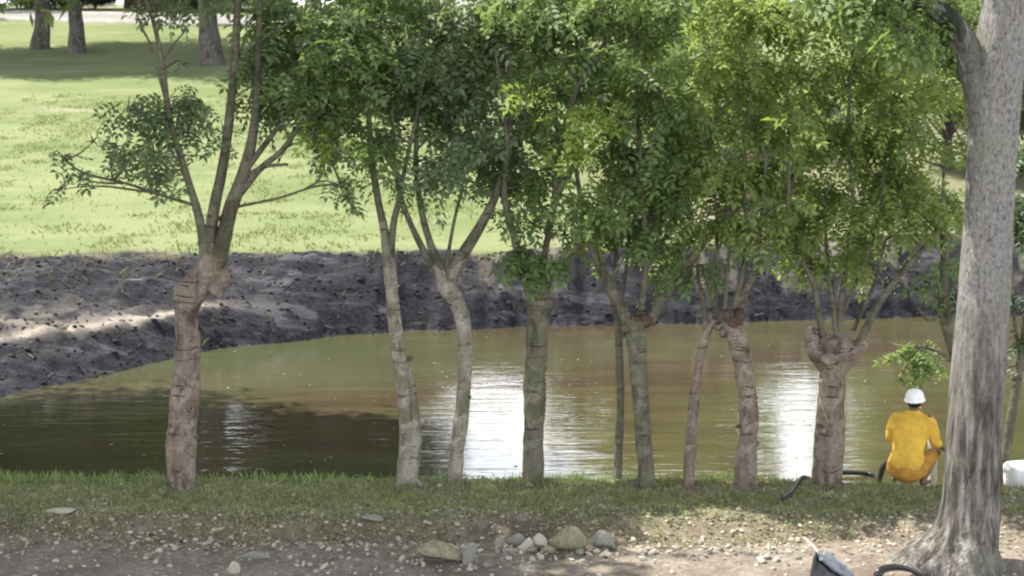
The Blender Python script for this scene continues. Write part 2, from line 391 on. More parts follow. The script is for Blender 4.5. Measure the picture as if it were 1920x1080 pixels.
wide = sst(2.5, 5.0, yt - yf)
pale = np.exp(-((tt - .37 + .08 * nA) / .045) ** 2) * wide * sst(-.18, .12, nB + .1) * (Y > yf)
leftp = sst(-6.3, -8.6, X) * np.exp(-((tt - .46) / .09) ** 2)
pale = np.maximum(pale * (.65 + .9 * sst(-4, -7, X)), leftp * .55 * sst(-.1, .15, nC + .1))
pale = np.maximum(pale, .5 * sst(.10, .24, nC + .5 * nA) * mud * sst(.25, .5, tt) * sst(-3, 1, X))
pale = np.maximum(pale, .55 * sst(.02, .2, nA + nB * .4) * under)
pale = np.maximum(pale, .9 * sst(-6.5, -7.2, X + .5 * nC) * sst(-11, -9, X) * sst(20.0, 20.5, Y + nC) * (Y < yn + .2))
pale = np.maximum(pale, .5 * sst(16.95, 16.7, Y + .5 * nA) * (.6 + 1.6 * nC) * (Y > 10))
litter = np.maximum(under * .4, .7 * np.exp(-((Y - 17.25) / .45) ** 2) * sst(-.1, .1, nA + .03))
pale = np.clip(pale, 0, 1)
for bpx, bD in [(343, 19.1), (757, 19.15), (850, 19.3), (1000, 19.25), (1215, 19.1), (1290, 19.1), (1398, 19.05), (1550, 19.35)]:
    bx = (bpx - 960) / F * bD; ring = np.exp(-(((X - bx) / .38) ** 2 + ((Y - bD + .1) / .30) ** 2)) * (.8 + nC); grass = grass * (1 - np.clip(ring, 0, 1)); litter = np.maximum(litter, np.clip(ring, 0, 1) * .8)
idx = np.arange(nx * ny).reshape(ny, nx)
Q = np.stack([idx[:-1, :-1], idx[:-1, 1:], idx[1:, 1:], idx[1:, :-1]], -1).reshape(-1, 4)
cx = X[:-1, :-1].ravel(); cy = Y[:-1, :-1].ravel()
cyn = yn[:-1, :-1].ravel(); cyf = yf[:-1, :-1].ravel(); cyt = yt[:-1, :-1].ravel()
V = np.stack([X, Y, Z], -1).reshape(-1, 3)
C1 = np.stack([grass, lawn, mud, np.ones_like(X)], -1).reshape(-1, 4).clip(0, 1)
C2 = np.stack([pale, litter, 0 * X, np.ones_like(X)], -1).reshape(-1, 4).clip(0, 1)
cls = np.where(cy < 17.4, 0, np.where(cy < cyn, 1, np.where(cy < cyf, 2, np.where(cy < cyt, 3, 4))))
for k, nm in enumerate(['dirt_track', 'near_bank_ground', 'pond_bed', 'far_bank_ground', 'lawn']):
    q = Q[cls == k]; u, inv = np.unique(q, return_inverse=True); q2 = inv.reshape(-1, 4)
    me = mesh_np(nm, V[u], q2, GROUND)
    for nmc, Cc in (('cover', C1), ('cover_b', C2)):
        ca = me.color_attributes.new(nmc, 'FLOAT_COLOR', 'POINT'); ca.data.foreach_set('color', Cc[u].astype(np.float32).ravel())
    obj(nm, me, kind='structure')

# ------------------------------------------------------------------ water
def water_mat():
    m = NT('pond_water')
    geo = m.n('ShaderNodeTexCoord').outputs['Object']
    big = m.noise(.28, 4, stretch=(.6, 1, 1)); fl = m.noise(1.3, 4, stretch=(.35, 1.6, 1))
    c = m.ramp(big, [(.36, (.058, .062, .026)), (.50, (.062, .054, .026)), (.62, (.054, .040, .022))])
    c = m.mix(m.ramp(fl, [(.45, (0, 0, 0)), (.7, (.5, .5, .5))]), c, (.10, .086, .042))
    sep = m.n('ShaderNodeSeparateXYZ'); m.l(geo, sep.inputs[0])
    mr = m.n('ShaderNodeMapRange'); mr.inputs[1].default_value = -1.0; mr.inputs[2].default_value = -7.0; m.l(sep.outputs[0], mr.inputs[0])
    mry = m.n('ShaderNodeMapRange'); mry.inputs[1].default_value = 27.0; mry.inputs[2].default_value = 30.5; m.l(sep.outputs[1], mry.inputs[0])
    mm = m.n('ShaderNodeMath', operation='MULTIPLY'); m.l(mr.outputs[0], mm.inputs[0]); m.l(mry.outputs[0], mm.inputs[1])
    c = m.mix(mm.outputs[0], c, (.056, .076, .032))
    r1 = m.noise(2.0, 3, stretch=(.45, 2.6, 1), dist=.4); r2 = m.noise(9, 2, stretch=(.35, 2.2, 1))
    r0 = m.noise(.9, 3, stretch=(.5, 1.6, 1), dist=.6); am = m.noise(.35, 2)
    b = m.bump(r0, .10, .10); b = m.bump(r1, .13, .05, b); b = m.bump(r2, .07, .02, b)
    wv = m.n('ShaderNodeTexWave', wave_type='RINGS', rings_direction='Z'); wv.inputs['Scale'].default_value = 2.6; wv.inputs['Distortion'].default_value = 1.0
    mpw = m.n('ShaderNodeMapping'); q = G(830, 725, WZ); mpw.inputs['Location'].default_value = (-q[0], -q[1], 0)
    m.l(geo, mpw.inputs[0]); m.l(mpw.outputs[0], wv.inputs['Vector'])
    ln = m.n('ShaderNodeVectorMath', operation='LENGTH'); m.l(mpw.outputs[0], ln.inputs[0])
    fd = m.n('ShaderNodeMapRange'); fd.inputs[1].default_value = 2.6; fd.inputs[2].default_value = .3; m.l(ln.outputs['Value'], fd.inputs[0])
    mu = m.n('ShaderNodeMath', operation='MULTIPLY'); m.l(wv.outputs['Fac'], mu.inputs[0]); m.l(fd.outputs[0], mu.inputs[1])
    b = m.bump(mu.outputs[0], .05, .02, b)
    return m.done(m.bsdf(c, .03, b, 1.0, IOR=1.52))
gx = np.linspace(-40, 40, 200); gy = np.linspace(15, 50, 90)
# the sheet only covers the pond itself and dips under its banks
WX, WY = np.meshgrid(gx, gy); keep = (WY[:-1, :-1] > y_near(WX[:-1, :-1]) - 1.6) & (WY[:-1, :-1] < y_far(WX[:-1, :-1]) + 1.4)
gi = np.arange(200 * 90).reshape(90, 200)
WQ = np.stack([gi[:-1, :-1], gi[:-1, 1:], gi[1:, 1:], gi[1:, :-1]], -1)[keep]
obj('water', mesh_np('water', np.stack([WX, WY, np.full_like(WX, WZ)], -1).reshape(-1, 3), WQ, water_mat()), kind='structure')

# ------------------------------------------------------------------ road beyond the lawn
mb = MB(); xr = np.linspace(-70, 60, 130)
def road_y(x): return 84.2 - 2.6 * sst(-27, -15, x)
cols = [0.0, 1.9, 3.6]
rows = []
for dx in cols:
    yy = road_y(xr) + dx; rows.append(np.stack([xr, yy, hz(xr, yy) + .12], -1))
Vr = np.concatenate(rows); n_ = len(xr); i = np.arange(n_ - 1)
Qr = np.concatenate([np.stack([i + a * n_, i + 1 + a * n_, i + 1 + (a + 1) * n_, i + (a + 1) * n_], -1) for a in (0, 1)])
mb.add(Vr, Qr); mb.build('road', simple('road_concrete', (.21, .20, .185), .9, .2, .15, 2), kind='structure')
mb = MB()
for off in (-.12, 3.62):
    pts = np.stack([xr, road_y(xr) + off, hz(xr, road_y(xr) + off) + .12], -1)
    a = pts + [0, -.1, -.3]; b = pts + [0, -.1, .08]; c = pts + [0, .1, .08]; d = pts + [0, .1, -.3]
    Vk = np.concatenate([a, b, c, d]); Qk = np.concatenate([np.stack([i + s * n_, i + (s + 1) * n_, i + 1 + (s + 1) * n_, i + 1 + s * n_], -1) for s in range(3)])
    mb.add(Vk, Qk)
mb.build('road_kerb', simple('kerb_concrete', (.36, .35, .33), .9, .2, .2, 2), smooth=False, kind='structure')

# ------------------------------------------------------------------ leaves
def frond_template(nl=9, L=1.0, lw=.17, ll=.34, droop=.35):
    V = []; Qs = []; n = 0
    def leaflet(base, d, w):
        nonlocal n
        d = np.asarray(d, float); ln = np.linalg.norm(d); u = d / ln
        s = np.cross(u, [0, 0, 1.0]); s /= np.linalg.norm(s) + 1e-9
        mid = base + d * .5
        V.extend([base, mid + s * w / 2 + [0, 0, w * .18], base + d + [0, 0, -ln * .12], mid - s * w / 2 + [0, 0, w * .18]])
        Qs.append([n, n + 1, n + 2, n + 3]); n += 4
    k = (nl - 1) // 2
    for a in range(k):
        t = .22 + .66 * a / max(1, k - 1); b = np.array([t * L, 0, -droop * t * t * L])
        for sgn in (-1, 1):
            leaflet(b, [ll * .45, sgn * ll * .85, -.10 * ll], lw)
    leaflet(np.array([L * .9, 0, -droop * .81 * L]), [ll * .95, 0, -.3 * ll], lw)
    V.extend([[0, -.008, 0], [0, .008, 0], [L * .93, 0, -droop * .86 * L]]); 
    return np.array(V), np.array(Qs), np.array([[n, n + 1, n + 2]])
FROND = frond_template()
def simple_leaf():
    return np.array([[0, 0, 0], [.5, .32, .08], [1, 0, -.15], [.5, -.32, .08]]), np.array([[0, 1, 2, 3]]), np.zeros((0, 3), int)
LEAF1 = simple_leaf()
def cluster_template(k=5, seed=3):
    r = np.random.default_rng(seed); V = []; Qs = []
    for a in range(k):
        d = r.normal(size=3); d[2] = d[2] * .5 - .15; d /= np.linalg.norm(d); s = np.cross(d, r.normal(size=3)); s /= np.linalg.norm(s)
        b = r.normal(size=3) * .25; l = r.uniform(.5, .9); q = len(V)
        V.extend([b, b + d * l * .5 + s * .19 * l, b + d * l, b + d * l * .5 - s * .19 * l]); Qs.append([q, q + 1, q + 2, q + 3])
    return np.array(V), np.array(Qs), np.zeros((0, 3), int)
CLUS = cluster_template()
def scatter(tmpl, pos, dirs, scl, r=rng, roll=0.5):
    """place a template at many points: its x axis along dirs, z roughly up"""
    Vt, Qt, Tt = tmpl; N = len(pos)
    d = dirs / (np.linalg.norm(dirs, axis=1)[:, None] + 1e-9)
    up = np.array([0, 0, 1.0]) + r.normal(size=(N, 3)) * roll
    s = np.cross(up, d); s /= np.linalg.norm(s, axis=1)[:, None] + 1e-9; u = np.cross(d, s)
    Vw = pos[:, None] + scl[:, None, None] * (Vt[None, :, 0:1] * d[:, None] + Vt[None, :, 1:2] * s[:, None] + Vt[None, :, 2:3] * u[:, None])
    off = (np.arange(N) * len(Vt))[:, None, None]
    Q_ = (Qt[None] + off).reshape(-1, 4); T_ = (Tt[None] + off).reshape(-1, 3) if len(Tt) else None
    return Vw.reshape(-1, 3), Q_, T_

def shade_tube_twigs(mb, start, end, r0, n=1, sag=.08, r=rng):
    m = (start + end) / 2 + r.normal(size=3) * np.linalg.norm(end - start) * .10 + [0, 0, np.linalg.norm(end - start) * sag]
    tube(mb, [start, m, end], [r0, r0 * .7, r0 * .3], seg=5, n=6)

def clump_leaves(mb, twig_mb, c, rad, n, size, r=rng, tmpl=FROND, twigs=6, flat=.75):
    """leaf fronds on a handful of twigs that fan out of the clump's centre"""
    c = np.asarray(c, float)
    k = max(3, twigs); d = r.normal(size=(k, 3)); d[:, 2] = d[:, 2] * .7 + .15; d /= np.linalg.norm(d, axis=1)[:, None]
    tips = c + d * rad * r.uniform(.7, 1.12, size=(k, 1)) * np.array([1, 1, flat])
    for tp in tips:
        if twig_mb is not None: tube(twig_mb, [c, (c + tp) / 2 + [0, 0, rad * .08], tp], [.010, .007, .003], seg=4, n=5, cap=False)
    which = r.integers(0, k, n); t = np.sqrt(r.uniform(.05, 1, n))
    pos = c + (tips[which] - c) * t[:, None] + r.normal(size=(n, 3)) * rad * .17
    pos[:, 2] += rad * .08 * np.sin(t * math.pi)
    ang = r.uniform(0, 2 * math.pi, n)
    dirs = (tips[which] - c) / rad * .5 + np.stack([np.cos(ang), np.sin(ang), np.full(n, -.15)], -1) + r.normal(size=(n, 3)) * .25
    dirs[:, 2] -= r.uniform(0, .9, n)
    mb.add(*scatter(tmpl, pos, dirs, size * r.uniform(.5, 1.4, n), r))

# ------------------------------------------------------------------ the row of pruned trees on the near bank
PX = 1 / 160.0
def pollard(base, D, label, trunks, branches, clumps, bark, leaf, base_flare=1.35, knots=(), extra=None, thin=1.0, lime=()):
    """trunks: lists of (px,py,width_px[,dy]); branches the same; clumps: (px,py,radius_px,amount[,dy])"""
    b = P(base[0], base[1], D); b[2] = float(hz(b[0], b[1])) - .02
    root = empty('pollard_tree', b, label=label, cat='tree', group='pruned trees in a row along the near bank')
    def pt(q): return P(q[0], q[1], D + (q[3] if len(q) > 3 else 0))
    ends = []
    for ti, tr in enumerate(trunks):
        mb = MB(); pts = [pt(q) for q in tr]; wd = [q[2] * PX / 2 for q in tr]
        if tr[0][1] > 850:
            pts[0][2] = min(pts[0][2], float(hz(pts[0][0], pts[0][1]))) - .12
            pts.insert(1, pts[0] * .8 + pts[1] * .2); wd.insert(0, wd[0] * base_flare)
        sd_ = b[0] * 3 + ti
        pp_ = np.array([3.1, 7.7, 13.3])
        tube(mb, pts, wd, seg=26, n=130, rough=.22, seed=sd_, freq=(1.1, 2.6), lump=lambda L, a, s=sd_: 1 + .05 * np.sin(L * 7 + 2 * np.sin(L * 3 + s) + np.sin(a)) + .04 * np.sin(2 * a + s + L) + .16 * fbm(np.cos(a) * 4 + L * 9 + s, np.sin(a) * 4 - L * 5 + s, 3) - .02 * np.exp(-(np.sin(L * 5.3 + s + .35 * np.sin(a * 2)) / .12) ** 2))
        if ti == 0 and tr[-1][2] > 20:
            for q_ in range(6):
                hp = pts[-1] + np.array([rng.normal() * wd[-1] * .5, rng.normal() * wd[-1] * .4, -rng.uniform(0, 1.6) * wd[-1]]); s_ = wd[-1] * rng.uniform(.35, .62)
                rock(mb, hp, (s_, s_, s_ * rng.uniform(.8, 1.3)), 3, .4, q_ + sd_)
        if tr[0][1] > 850:
            for q_ in range(5):
                an_ = q_ * 1.257 + sd_; w0 = wd[0]; dv = np.array([math.cos(an_), math.sin(an_), 0])
                tube(mb, [pts[1] + dv * w0 * .3 + [0, 0, w0 * .9], pts[1] + dv * w0 * .95 + [0, 0, w0 * .15], pts[1] + dv * w0 * 1.7 - [0, 0, w0 * .25]], [w0 * .45, w0 * .33, w0 * .12], seg=9, n=9, rough=.15, seed=q_)
        kn_ = []
        if ti == 0:
            for (kx, ky, kr) in knots:
                p = P(kx, ky, D - .03); kn_.append((p, kr))
        mb.build('trunk', bark, root, b)
        for p, kr in kn_:
            km = MB(); rock(km, p, (kr * PX * .8, kr * PX * .8, kr * PX * .65), 2, .4, kr + p[0]); km.build('knot', BARK_RED, root, b)
    for kx, ky, kr in (extra or []):
        mb = MB(); p = P(kx, ky, D - .05); 
        for a in range(4): rock(mb, p + rng.normal(size=3) * kr * PX * .5 + [0, .05, 0], (kr * PX * .6, kr * PX * .5, kr * PX * .5), 3, .55, kx + a)
        mb.build('cut_stub', BARK_RED, root, b)
    bpts = []
    for br in branches:
        mb = MB(); pts = [pt(q) for q in br]; wd = [q[2] * PX / 2 * 1.0 for q in br]
        C = tube(mb, pts, wd, seg=9, n=len(pts) * 7, rough=.10, seed=br[0][0] * .1, freq=(1, 4))
        bpts.append(C); mb.build('branch', BARK_BRANCH, root, b)
    allb = np.concatenate(bpts); tw = MB(); lf = MB()
    for cl in clumps:
        c = pt((cl[0], cl[1], 0, cl[4] if len(cl) > 4 else rng.uniform(-.5, .7)))
        rad = cl[2] * PX
        # a side branch reaches each clump from the nearest limb below it
        dd = np.linalg.norm(allb - c, axis=1) + np.where(allb[:, 2] > c[2] - .05, .8, 0); s = allb[dd.argmin()]
        shade_tube_twigs(tw, s, c, .016)
        n = int(cl[3] * rad * rad * 290 * thin)
        clump_leaves(lf, tw, c, rad, n, .27, twigs=max(5, int(rad * 12)))
    lm = MB()
    for (lx, ly, lr, la) in lime:
        c = P(lx, ly, D - .55); s = allb[np.linalg.norm(allb - c, axis=1).argmin()]; shade_tube_twigs(tw, s, c, .014)
        clump_leaves(lm, tw, c, lr * PX, int(la * (lr * PX) ** 2 * 330), .27)
    if lime: lm.build('painted_sunlit_leaves', LEAF_LIME, root, b, smooth=False, kind='stuff')  # clumps coloured lime to paint in patches of sunlit leaves
    tw.build('twigs', BARK_BRANCH, root, b, kind='stuff')
    lf.build('crown', leaf, root, b, smooth=False, kind='stuff')
    return root

T = {}
pollard((343, 930), 19.1, 'leftmost pollarded tree, thick pinkish trunk with a shoulder stub and long upright shoots',
    [[(344, 935, 50), (340, 850, 56), (344, 760, 54), (352, 660, 50), (350, 590, 48), (362, 545, 56), (392, 512, 50), (402, 480, 46)],
     [(352, 580, 46), (340, 548, 34), (332, 536, 22)], [(398, 545, 46), (414, 520, 34), (420, 505, 20)]],
    [[(388, 500, 26), (374, 410, 17), (350, 330, 14), (318, 220, 11), (306, 130, 9), (290, 50, 8), (266, -20, 6)],
     [(392, 495, 28), (400, 400, 22), (420, 300, 19), (434, 180, 17), (442, 80, 15), (448, -40, 13, .1)],
     [(408, 500, 34), (430, 400, 28), (455, 330, 24), (476, 240, 18), (484, 120, 14), (488, -40, 12, .1)],
     [(440, 375, 16), (485, 320, 13), (530, 280, 10), (575, 215, 8), (610, 150, 6, .2)],
     [(460, 320, 13), (505, 260, 10), (550, 200, 8), (590, 120, 5, .3)],
     [(362, 384, 7), (300, 365, 6), (240, 345, 5), (160, 325, 4), (120, 300, 3, -.2)],
     [(405, 415, 7), (440, 390, 6), (520, 372, 5), (590, 350, 4), (640, 345, 3, -.1)],
     [(468, 325, 9), (500, 312, 7), (540, 308, 5)], [(314, 200, 7), (298, 140, 6), (285, 90, 5), (262, 45, 4)], [(304, 118, 5), (322, 88, 4), (352, 52, 3)],
     [(452, 100, 7), (475, 85, 5), (510, 60, 4)]],
    [(300, 225, 80, .9), (240, 205, 46, .8), (250, 290, 55, .8), (325, 295, 65, .8), (345, 0, 50, .7, .4), (270, 10, 45, .6, .3), (215, 275, 28, .8), (290, 330, 34, .8),
     (120, 295, 24, .9, -.1), (150, 335, 26, .7, -.2), (110, 355, 18, .8, -.2), (175, 265, 20, .6), (380, 190, 60, .9, .5), (420, 250, 42, .5), (505, 200, 60, .6, .5),
     (560, 190, 60, .9, .4), (575, 90, 75, 1.2, .4), (520, 30, 70, 1.0, .4), (310, -10, 45, .8), (440, -50, 80, 1, 0), (620, 290, 38, .9), (636, 350, 30, 1.6, -.2), (575, 265, 34, .7), (540, 160, 75, 1.1, .3), (600, 110, 75, 1.2, .3), (495, 95, 55, .8, .3), (360, 240, 40, .5), (620, 210, 60, 1.1), (340, 120, 24, .3)],
    BARK_PINK, LEAF_BLUE, knots=[(362, 720, 8), (352, 655, 6), (368, 820, 6)])

pollard((757, 928), 19.15, 'slim leaning double-stemmed tree, second from the left, knots down its right side',
    [[(757, 935, 34), (764, 840, 32), (760, 750, 30), (748, 660, 28), (738, 580, 26), (730, 500, 24), (724, 455, 18), (718, 415, 15)],
     [(770, 900, 22), (778, 820, 24), (774, 740, 20), (764, 690, 16)]],
    [[(730, 505, 20), (722, 440, 16), (708, 370, 14), (696, 290, 12), (690, 200, 10), (680, 90, 8), (670, -30, 6)],
     [(732, 500, 15), (738, 420, 13), (752, 350, 11), (735, 310, 10), (700, 265, 8), (640, 210, 6)],
     [(752, 350, 9), (765, 290, 8), (780, 220, 6), (800, 120, 5)]],
    [(560, 60, 90, 1.2, .3), (510, 110, 70, 1.0, .4), (560, 150, 70, 1.0, .4), (660, 60, 95, 1.4), (600, 150, 70, 1.3), (715, 130, 100, 1.5, .5), (670, 215, 70, 1.2), (740, 260, 60, 1.3), (690, 300, 38, .8), (750, 20, 95, 1.5), (640, 130, 70, 1.2, -.6), (750, 350, 36, 1.1), (790, 200, 60, 1.4), (740, -60, 100, 1.0), (620, -40, 90, 1)],
    BARK_GREY, LEAF_MID, lime=[(595, 250, 34, 1.1), (620, 275, 26, 1.0)], knots=[(768, 672, 8), (775, 738, 7), (778, 810, 6), (772, 850, 5)])

pollard((850, 922), 19.3, 'slim crooked tree whose bent top forks wide, just left of the bright water reflection',
    [[(850, 928, 28), (858, 840, 30), (868, 750, 29), (872, 680, 27), (870, 610, 27), (858, 570, 30), (836, 535, 34), (828, 518, 26), (815, 497, 15)], [(838, 540, 26), (852, 508, 26), (866, 482, 22)]],
    [[(828, 525, 18), (800, 480, 14), (770, 420, 11), (752, 370, 10), (740, 300, 8), (735, 200, 6)],
     [(834, 520, 18), (805, 450, 14), (788, 380, 12), (780, 300, 10), (785, 180, 8), (800, 40, 6)],
     [(836, 530, 28), (866, 480, 24), (900, 425, 20), (930, 365, 16), (950, 290, 13), (960, 180, 10), (950, 40, 7)],
     [(834, 520, 9), (845, 450, 7), (855, 400, 6), (868, 355, 5)]],
    [(770, 170, 80, 1.4, .5), (870, 200, 90, 1.2, .6), (830, 180, 90, 1.6), (890, 90, 95, 1.4, .4), (850, 270, 75, 1.5), (915, 290, 70, 1.6), (890, 345, 48, 1.3), (800, 90, 80, 1.4), (950, 210, 75, 1.3, .3), (790, 300, 45, 1.1), (860, -10, 100, 1.2), (930, 20, 90, 1.2), (820, 340, 30, .9), (965, 330, 45, 1.2)],
    BARK_GREY, LEAF_BLUE, knots=[(876, 655, 8), (878, 745, 8), (866, 800, 6)])

pollard((1000, 922), 19.25, 'straight thick-trunked tree with a bushy green tuft on its head, right of the bright reflection',
    [[(998, 930, 42), (1000, 840, 42), (1003, 740, 41), (1007, 650, 41), (1009, 590, 44), (1010, 545, 52), (1008, 525, 48)]],
    [[(985, 530, 16), (968, 460, 15), (952, 400, 14), (945, 350, 12), (950, 250, 9), (930, 100, 6)],
     [(1012, 530, 14), (1028, 440, 12), (1040, 360, 10), (1045, 280, 8), (1040, 150, 6)],
     [(1030, 420, 12), (1055, 345, 14), (1100, 285, 13), (1165, 225, 11), (1200, 150, 8), (1215, 40, 6)],
     [(1040, 300, 11), (1085, 160, 12), (1120, 110, 12), (1142, 60, 10), (1160, -20, 8)], [(1088, 160, 7), (1050, 110, 6), (1010, 85, 4)],
     [(1012, 540, 12), (1060, 480, 10), (1100, 455, 8), (1160, 440, 6)]],
    [(1015, 320, 60, 1.1, .3), (920, 120, 80, 1.1, .5), (1100, 120, 70, 1.1, .4), (1005, 480, 42, 2.2, -.15), (980, 510, 26, 1.6, -.2), (1035, 495, 28, 1.6, -.1), (1000, 420, 48, 1.4), (1060, 440, 45, 1.2), (1050, 180, 80, 1.3, .4), (1000, 90, 95, 1.4, .2), (960, 10, 90, 1.2), (1060, 50, 90, 1.2), (1010, 250, 60, 1.3), (985, 340, 48, 1.2), (1110, 420, 48, 1.1), (1110, 30, 80, 1.1), (1075, 380, 30, .7), (1030, -50, 100, 1)],
    BARK_OLIVE, LEAF_MID, lime=[(1090, 225, 52, 1.3), (1075, 275, 34, 1.2), (1130, 190, 30, .9), (985, 180, 30, .8)], knots=[(1021, 690, 6), (1018, 752, 6), (1014, 830, 5)], extra=[(1012, 553, 24)])
# lime clumps: sunlight on the leaves painted as a brighter leaf colour
def tuft(root_label, px, py, D, rad, n, mat): pass

pollard((1215, 935), 19.1, 'pollarded tree with a dark wide cut head and two steep arms, between two thin stems',
    [[(1215, 940, 34), (1210, 850, 32), (1202, 760, 31), (1196, 680, 34), (1194, 630, 38), (1194, 602, 50)]],
    [[(1180, 606, 26), (1150, 550, 22), (1126, 500, 18), (1100, 440, 13), (1085, 350, 9), (1070, 250, 6)],
     [(1200, 600, 15), (1208, 540, 14), (1210, 470, 12), (1206, 380, 10), (1198, 250, 8), (1190, 100, 6)],
     [(1215, 605, 24), (1245, 560, 20), (1280, 515, 16), (1320, 455, 13), (1360, 400, 10), (1400, 330, 7)],
     [(1140, 530, 7), (1160, 500, 5), (1172, 480, 4)]],
    [(1100, 390, 55, 1.1), (1225, 415, 55, 1.2), (1265, 290, 80, 1.1, .4), (1180, 350, 60, 1.0), (1200, 290, 95, 1.3), (1230, 170, 105, 1.4), (1180, 60, 100, 1.3), (1190, 440, 62, 1.4), (1150, 380, 55, 1.1), (1280, 450, 70, 1.5), (1255, 360, 70, 1.1), (1130, 170, 70, 1.1), (1300, 500, 42, 1.3), (1240, 505, 38, 1.2), (1150, 290, 60, 1), (1230, -40, 110, 1.1)],
    BARK_OLIVE, LEAF_MID, knots=[(1207, 718, 6), (1212, 770, 6), (1217, 838, 7)], extra=[(1180, 604, 20), (1210, 600, 22)])

pollard((1158, 930), 19.5, 'very thin grey stem standing close on the left of the dark-headed pollard',
    [[(1156, 930, 17), (1160, 840, 17), (1164, 760, 16), (1162, 690, 15), (1160, 640, 15), (1158, 600, 13)]],
    [[(1158, 606, 12), (1150, 560, 10), (1155, 470, 8), (1140, 380, 6), (1150, 250, 5)], [(1160, 600, 8), (1172, 520, 7), (1180, 430, 5), (1175, 320, 4)]],
    [(1140, 350, 55, .9), (1165, 240, 60, .9), (1175, 330, 50, .8), (1120, 460, 36, .8)],
    BARK_OLIVE, LEAF_YEL, knots=[(1165, 704, 5), (1160, 762, 5)])

pollard((1290, 938), 19.1, 'thin crooked knobbly stem leaning right beneath the rusty cut head',
    [[(1290, 942, 22), (1294, 850, 21), (1300, 770, 19), (1308, 700, 18), (1318, 650, 17), (1330, 615, 15), (1345, 598, 14)]],
    [[(1325, 620, 12), (1318, 560, 9), (1308, 510, 7), (1312, 430, 5)], [(1340, 600, 10), (1342, 540, 8), (1345, 460, 6), (1340, 350, 5)]],
    [(1310, 410, 50, 1.0), (1340, 320, 65, 1.0), (1290, 300, 50, .9), (1365, 430, 40, .9)],
    BARK_PINK, LEAF_YEL, knots=[(1312, 690, 5), (1302, 745, 5), (1296, 830, 6)])

pollard((1398, 938), 19.05, 'pinkish pollarded tree with a rusty wounded head and a spray of thin shoots',
    [[(1396, 943, 44), (1400, 860, 40), (1404, 790, 37), (1400, 730, 36), (1392, 670, 36), (1380, 630, 36), (1370, 606, 40)]],
    [[(1362, 606, 13), (1400, 540, 12), (1440, 480, 11), (1470, 430, 10), (1478, 360, 8), (1480, 240, 6)],
     [(1372, 600, 11), (1390, 520, 10), (1400, 440, 8), (1396, 320, 6), (1410, 150, 5)],
     [(1384, 600, 12), (1402, 540, 10), (1420, 470, 9), (1430, 380, 7), (1440, 250, 5)],
     [(1358, 600, 9), (1362, 530, 8), (1368, 440, 6), (1360, 300, 5)], [(1466, 432, 7), (1500, 428, 5), (1520, 430, 4)], [(1352, 605, 8), (1335, 560, 6), (1322, 520, 5)]],
    [(1430, 330, 70, 1.1), (1350, 350, 70, 1.1), (1425, 450, 36, 1.0), (1390, 430, 50, 1.0), (1340, 230, 95, 1.2), (1400, 120, 110, 1.3), (1350, 10, 110, 1.3), (1400, 330, 75, 1.3), (1440, 400, 50, 1.1), (1470, 250, 90, 1.2), (1330, 130, 80, 1.1), (1370, 400, 40, .8), (1470, 30, 110, 1.2), (1440, 200, 80, 1.1, .6)],
    BARK_PINK, LEAF_YEL, knots=[(1414, 745, 8), (1418, 830, 8), (1384, 800, 6), (1405, 700, 5)], extra=[(1366, 600, 20), (1385, 615, 15)])

pollard((1550, 922), 19.35, 'stout pollarded tree with a wide clubbed head and dark wet base, nearest the yellow worker',
    [[(1548, 930, 56), (1550, 870, 58), (1556, 790, 56), (1562, 720, 52), (1566, 680, 56), (1568, 650, 66), (1566, 632, 60)],
     [(1570, 690, 36), (1596, 664, 34), (1614, 650, 26), (1620, 640, 18)], [(1556, 690, 34), (1532, 660, 34), (1522, 630, 28), (1514, 612, 16)]],
    [[(1545, 640, 15), (1535, 590, 13), (1525, 530, 11), (1500, 480, 9), (1480, 400, 7), (1490, 300, 5)],
     [(1574, 636, 14), (1578, 560, 12), (1590, 480, 10), (1600, 380, 8), (1590, 250, 7), (1600, 80, 5)],
     [(1606, 656, 18), (1632, 600, 15), (1660, 550, 13), (1700, 500, 11), (1742, 452, 9), (1765, 400, 7), (1770, 300, 5)],
     [(1568, 636, 11), (1560, 560, 9), (1552, 500, 8), (1545, 380, 6)], [(1578, 590, 8), (1610, 520, 7), (1640, 430, 6), (1660, 300, 5), (1680, 150, 4)],
     [(1600, 620, 8), (1640, 530, 6), (1660, 450, 5)]],
    [(1485, 400, 60, 1.1), (1600, 380, 70, 1.1), (1555, 480, 42, 1.1), (1620, 500, 34, .9), (1690, 390, 60, 1.1), (1780, 380, 60, 1.1, .5), (1610, 250, 90, 1.0, .7), (1550, 150, 90, 1.0, .7), (1550, 270, 110, 1.2), (1600, 140, 115, 1.2), (1690, 210, 100, 1.2), (1640, 330, 95, 1.4), (1735, 370, 55, 1.3), (1550, 420, 78, 1.4), (1640, 450, 60, 1.3), (1500, 350, 70, 1.3), (1715, 430, 42, 1.2), (1560, 20, 110, 1.2), (1690, 70, 100, 1.1), (1760, 270, 55, 1.1), (1500, 470, 45, 1.1), (1590, 480, 45, .9), (1700, 300, 60, 1.2), (1750, 160, 60, 1.1), (1640, -40, 110, 1)],
    BARK_PINK, LEAF_YEL, knots=[(1528, 622, 10), (1590, 650, 10), (1572, 800, 6)], extra=[(1560, 642, 14), (1592, 648, 12)])

